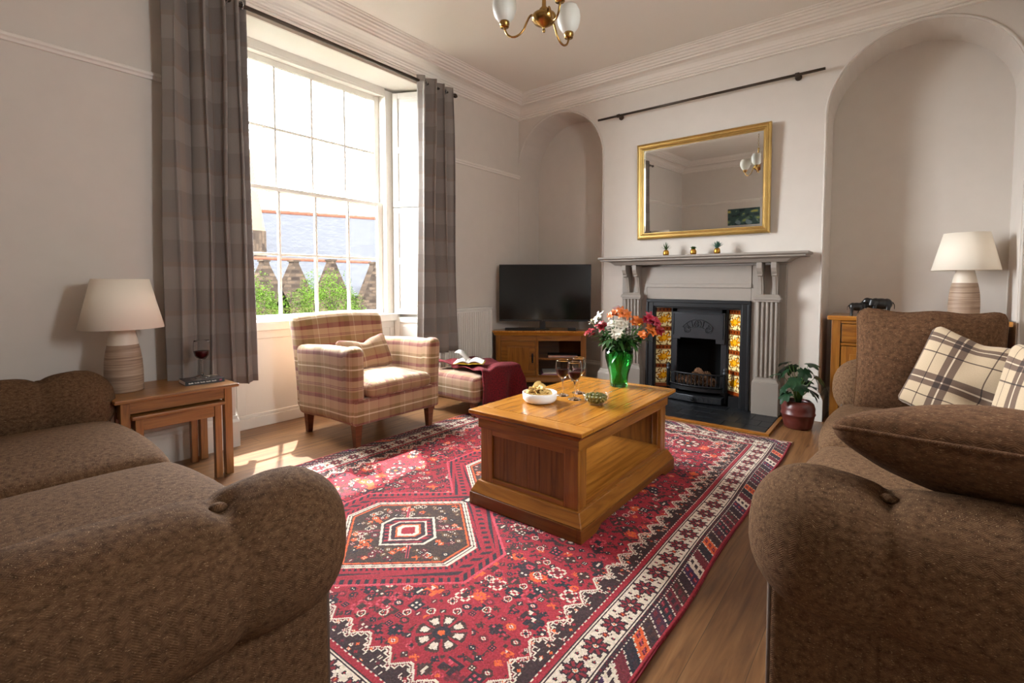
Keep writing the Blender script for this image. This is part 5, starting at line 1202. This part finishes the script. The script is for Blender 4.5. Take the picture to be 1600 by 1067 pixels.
for an in (208, 84, 326):
    ca, sa = math.cos(R(an)), math.sin(R(an))
    def P(r, z): return (r * ca, r * sa, z)
    cv = [P(.055, 2.545), P(.068, 2.548), P(.080, 2.535), P(.095, 2.505), P(.110, 2.475), P(.135, 2.452), P(.165, 2.445), P(.192, 2.458), P(.206, 2.482), P(.210, 2.50)]
    def cat(P_, n_=5):
        o_ = []; Q_ = [Vector(P_[0])] + [Vector(q_) for q_ in P_] + [Vector(P_[-1])]
        for i_ in range(1, len(Q_) - 2):
            for k_ in range(n_):
                t_ = k_ / n_; a0, a1, a2, a3 = Q_[i_ - 1:i_ + 3]; o_.append(.5 * ((2 * a1) + (a2 - a0) * t_ + (2 * a0 - 5 * a1 + 4 * a2 - a3) * t_ ** 2 + (3 * a1 - a0 - 3 * a2 + a3) * t_ ** 3))
        return o_ + [Q_[-1]]
    a_ = MB().tube(cat(cv), .0055, 10).build('arm', m_brass, ch)
    MB().lathe([(0, 2.496), (.022, 2.498), (.024, 2.502), (.022, 2.510), (.026, 2.512), (.026, 2.528), (.02, 2.530)], (.210 * ca, .210 * sa, 0), 24).build('cup', m_brass, a_)
    MB().lathe([(.022, 2.525), (.034, 2.532), (.052, 2.555), (.062, 2.585), (.064, 2.61), (.060, 2.64), (.050, 2.66), (.046, 2.668), (.044, 2.668), (.048, 2.658), (.058, 2.638), (.062, 2.61), (.060, 2.586), (.050, 2.557), (.033, 2.535), (.020, 2.528)], (.210 * ca, .210 * sa, 0), 40).build('glass_shade', m_frost, a_)

# ================================================================== OUTSIDE
def tex_brick(name, a, b_, mortar, sx, sy):
    t = NT(name); br = t.n('TexBrick'); t.l(t.uv(), br.inputs['Vector']); br.inputs['Color1'].default_value = lin(a); br.inputs['Color2'].default_value = lin(b_); br.inputs['Mortar'].default_value = lin(mortar)
    br.inputs['Scale'].default_value = 1; br.inputs['Brick Width'].default_value = sx; br.inputs['Row Height'].default_value = sy; br.inputs['Mortar Size'].default_value = .012
    t.base(t.mix(t.math('MULTIPLY', t.noise(t.uv(), 3, 5), .5), br.outputs[0], lin(mortar))); return t.set(Roughness=.9, Specular_IOR_Level=0)
m_stonew = tex_brick('rubble_stone', (46, 37, 29), (18, 14, 12), (28, 23, 19), .24, .10)
m_roof = tex_brick('slate_roof', (38, 38, 40), (33, 33, 35), (28, 28, 29), .3, .14)
m_ridge = plain('terracotta_ridge', (54, 32, 24), .8, nz=.3, Specular_IOR_Level=0); m_grass = plain('lawn', (34, 38, 18), .95, nz=.4, Specular_IOR_Level=0); m_bush = plain('bush_leaf', (38, 52, 14), .7, nz=.4, Specular_IOR_Level=0)
struct(MB().box(-60, -20, -1.6, -4.4, 60, -1.5).build('floor_outside', m_grass), 'rough grassy ground outside below the window')
hall = thing('stone_hall', 'long stone hall with pale slate roof and red ridge seen through the window', 'building', (-18, 12, -1.5))
b = MB(); b.box(-6, -4.6, 0, 0, 16, 3.4); b.build('wall', m_stonew, hall)
b = MB(); b.add([(.3, -4.8, 3.3), (.3, 16, 3.3), (-4.5, 16, 6.6), (-4.5, -4.8, 5.6)], [(0, 1, 2, 3)], uvs=[(0, 0), (20.8, 0), (20.8, 5.6), (0, 5.6)]); b.add([(-9, -4.8, 2.6), (-9, 16, 2.6), (-4.5, 16, 6.6), (-4.5, -4.8, 5.6)], [(3, 2, 1, 0)]); b.build('roof', m_roof, hall, solid=.1)
MB().tube([(-4.5, -4.8, 5.66), (-4.5, 16, 6.66)], .13, 8).build('ridge_tiles', m_ridge, hall)
wing = thing('stone_wing', 'low stone range with three crow stepped gables seen behind the bushes', 'building', (-13.2, 7.5, -1.5))
b = MB(); b.add([(-.2, -3.2, 2.2), (-.2, 4, 2.2), (-2.9, 4, 3.35), (-2.9, -3.2, 3.35)], [(0, 1, 2, 3)], uvs=[(0, 0), (7.2, 0), (7.2, 2.9), (0, 2.9)]); b.build('roof', m_roof, wing, solid=.08); MB().tube([(-2.9, -3.2, 3.4), (-2.9, 4, 3.4)], .07, 8).build('ridge_tiles', m_ridge, wing)
MB().box(-2.6, -3.2, 0, -.25, 4, 2.2).build('wall', m_stonew, wing)
for yc, zz in ((-1.38, 3.2), (-.56, 3.22), (.58, 3.28), (2.1, 3.25)):
    MB().prism([(yc - .66, 0), (yc - .66, 1.9), (yc - .07, zz - .06), (yc - .07, zz), (yc + .07, zz), (yc + .07, zz - .06), (yc + .66, 1.9), (yc + .66, 0)], 0, -.2, .1).build('gable', m_stonew, wing)
    MB().box(-.22, yc - .10, zz, .12, yc + .10, zz + .05).build('gable_cap', m_stonew, wing)
tw = thing('church_tower', 'pale stone church tower with tapering spire at the left of the window view', 'tower', (-17.3, 7.2, -1.5))
b = MB(); b.box(-.85, -.75, 0, .3, .75, 4.4); b.build('tower_shaft', m_stonew, tw)
m_spire = tex_brick('spire_stone', (66, 56, 42), (60, 51, 39), (52, 44, 35), .6, .3)
b = MB(); b.frus((-.9, -.78, .3, .72), (-.35, -.12, -.25, -.02), 4.4, 10.6); b.build('spire', m_spire, tw)
def bush(label, loc, r_, seed):
    rr = random.Random(seed); o_ = thing('bush', label, 'bush', loc); b = MB()
    for i in range(9000):
        a, e = rr.uniform(0, 2 * pi), math.acos(rr.uniform(-.2, 1)); q = rr.uniform(.45, 1) ** .5; lump = 1 + .22 * math.sin(5 * a + seed) * math.sin(4 * e)
        p = Vector((r_[0] * math.sin(e) * math.cos(a), r_[1] * math.sin(e) * math.sin(a), r_[2] * math.cos(e))) * q * lump; s_ = rr.uniform(.012, .024); d1 = Vector((rr.uniform(-1, 1), rr.uniform(-1, 1), rr.uniform(-.6, 1))).normalized(); d2_ = d1.cross(Vector((rr.uniform(-1, 1), rr.uniform(-1, 1), rr.uniform(-1, 1)))).normalized()
        b.add([p - d1 * s_, p + d2_ * s_ * .45, p + d1 * s_, p - d2_ * s_ * .45], [(0, 1, 2, 3)])
    b.build('foliage', m_bush, o_); MB().tube([(0, 0, -loc[2] - 1.5), (0, 0, .1)], [.08, .05], 8).build('stem', m_leg, o_)
bush('bright green bush outside at the left panes of the window', (-9, 3.85, .35), (.7, .62, .9), 1); bush('bright green bush outside behind the armchair, largest of the two', (-9, 5.35, .35), (.7, .78, .95), 2)
b = MB(); b.box(-7.2, 0, -1.5, -6.9, 14, .43); tag(b.build('garden_wall', m_stonew), 'low stone garden wall below the bushes outside', 'wall')
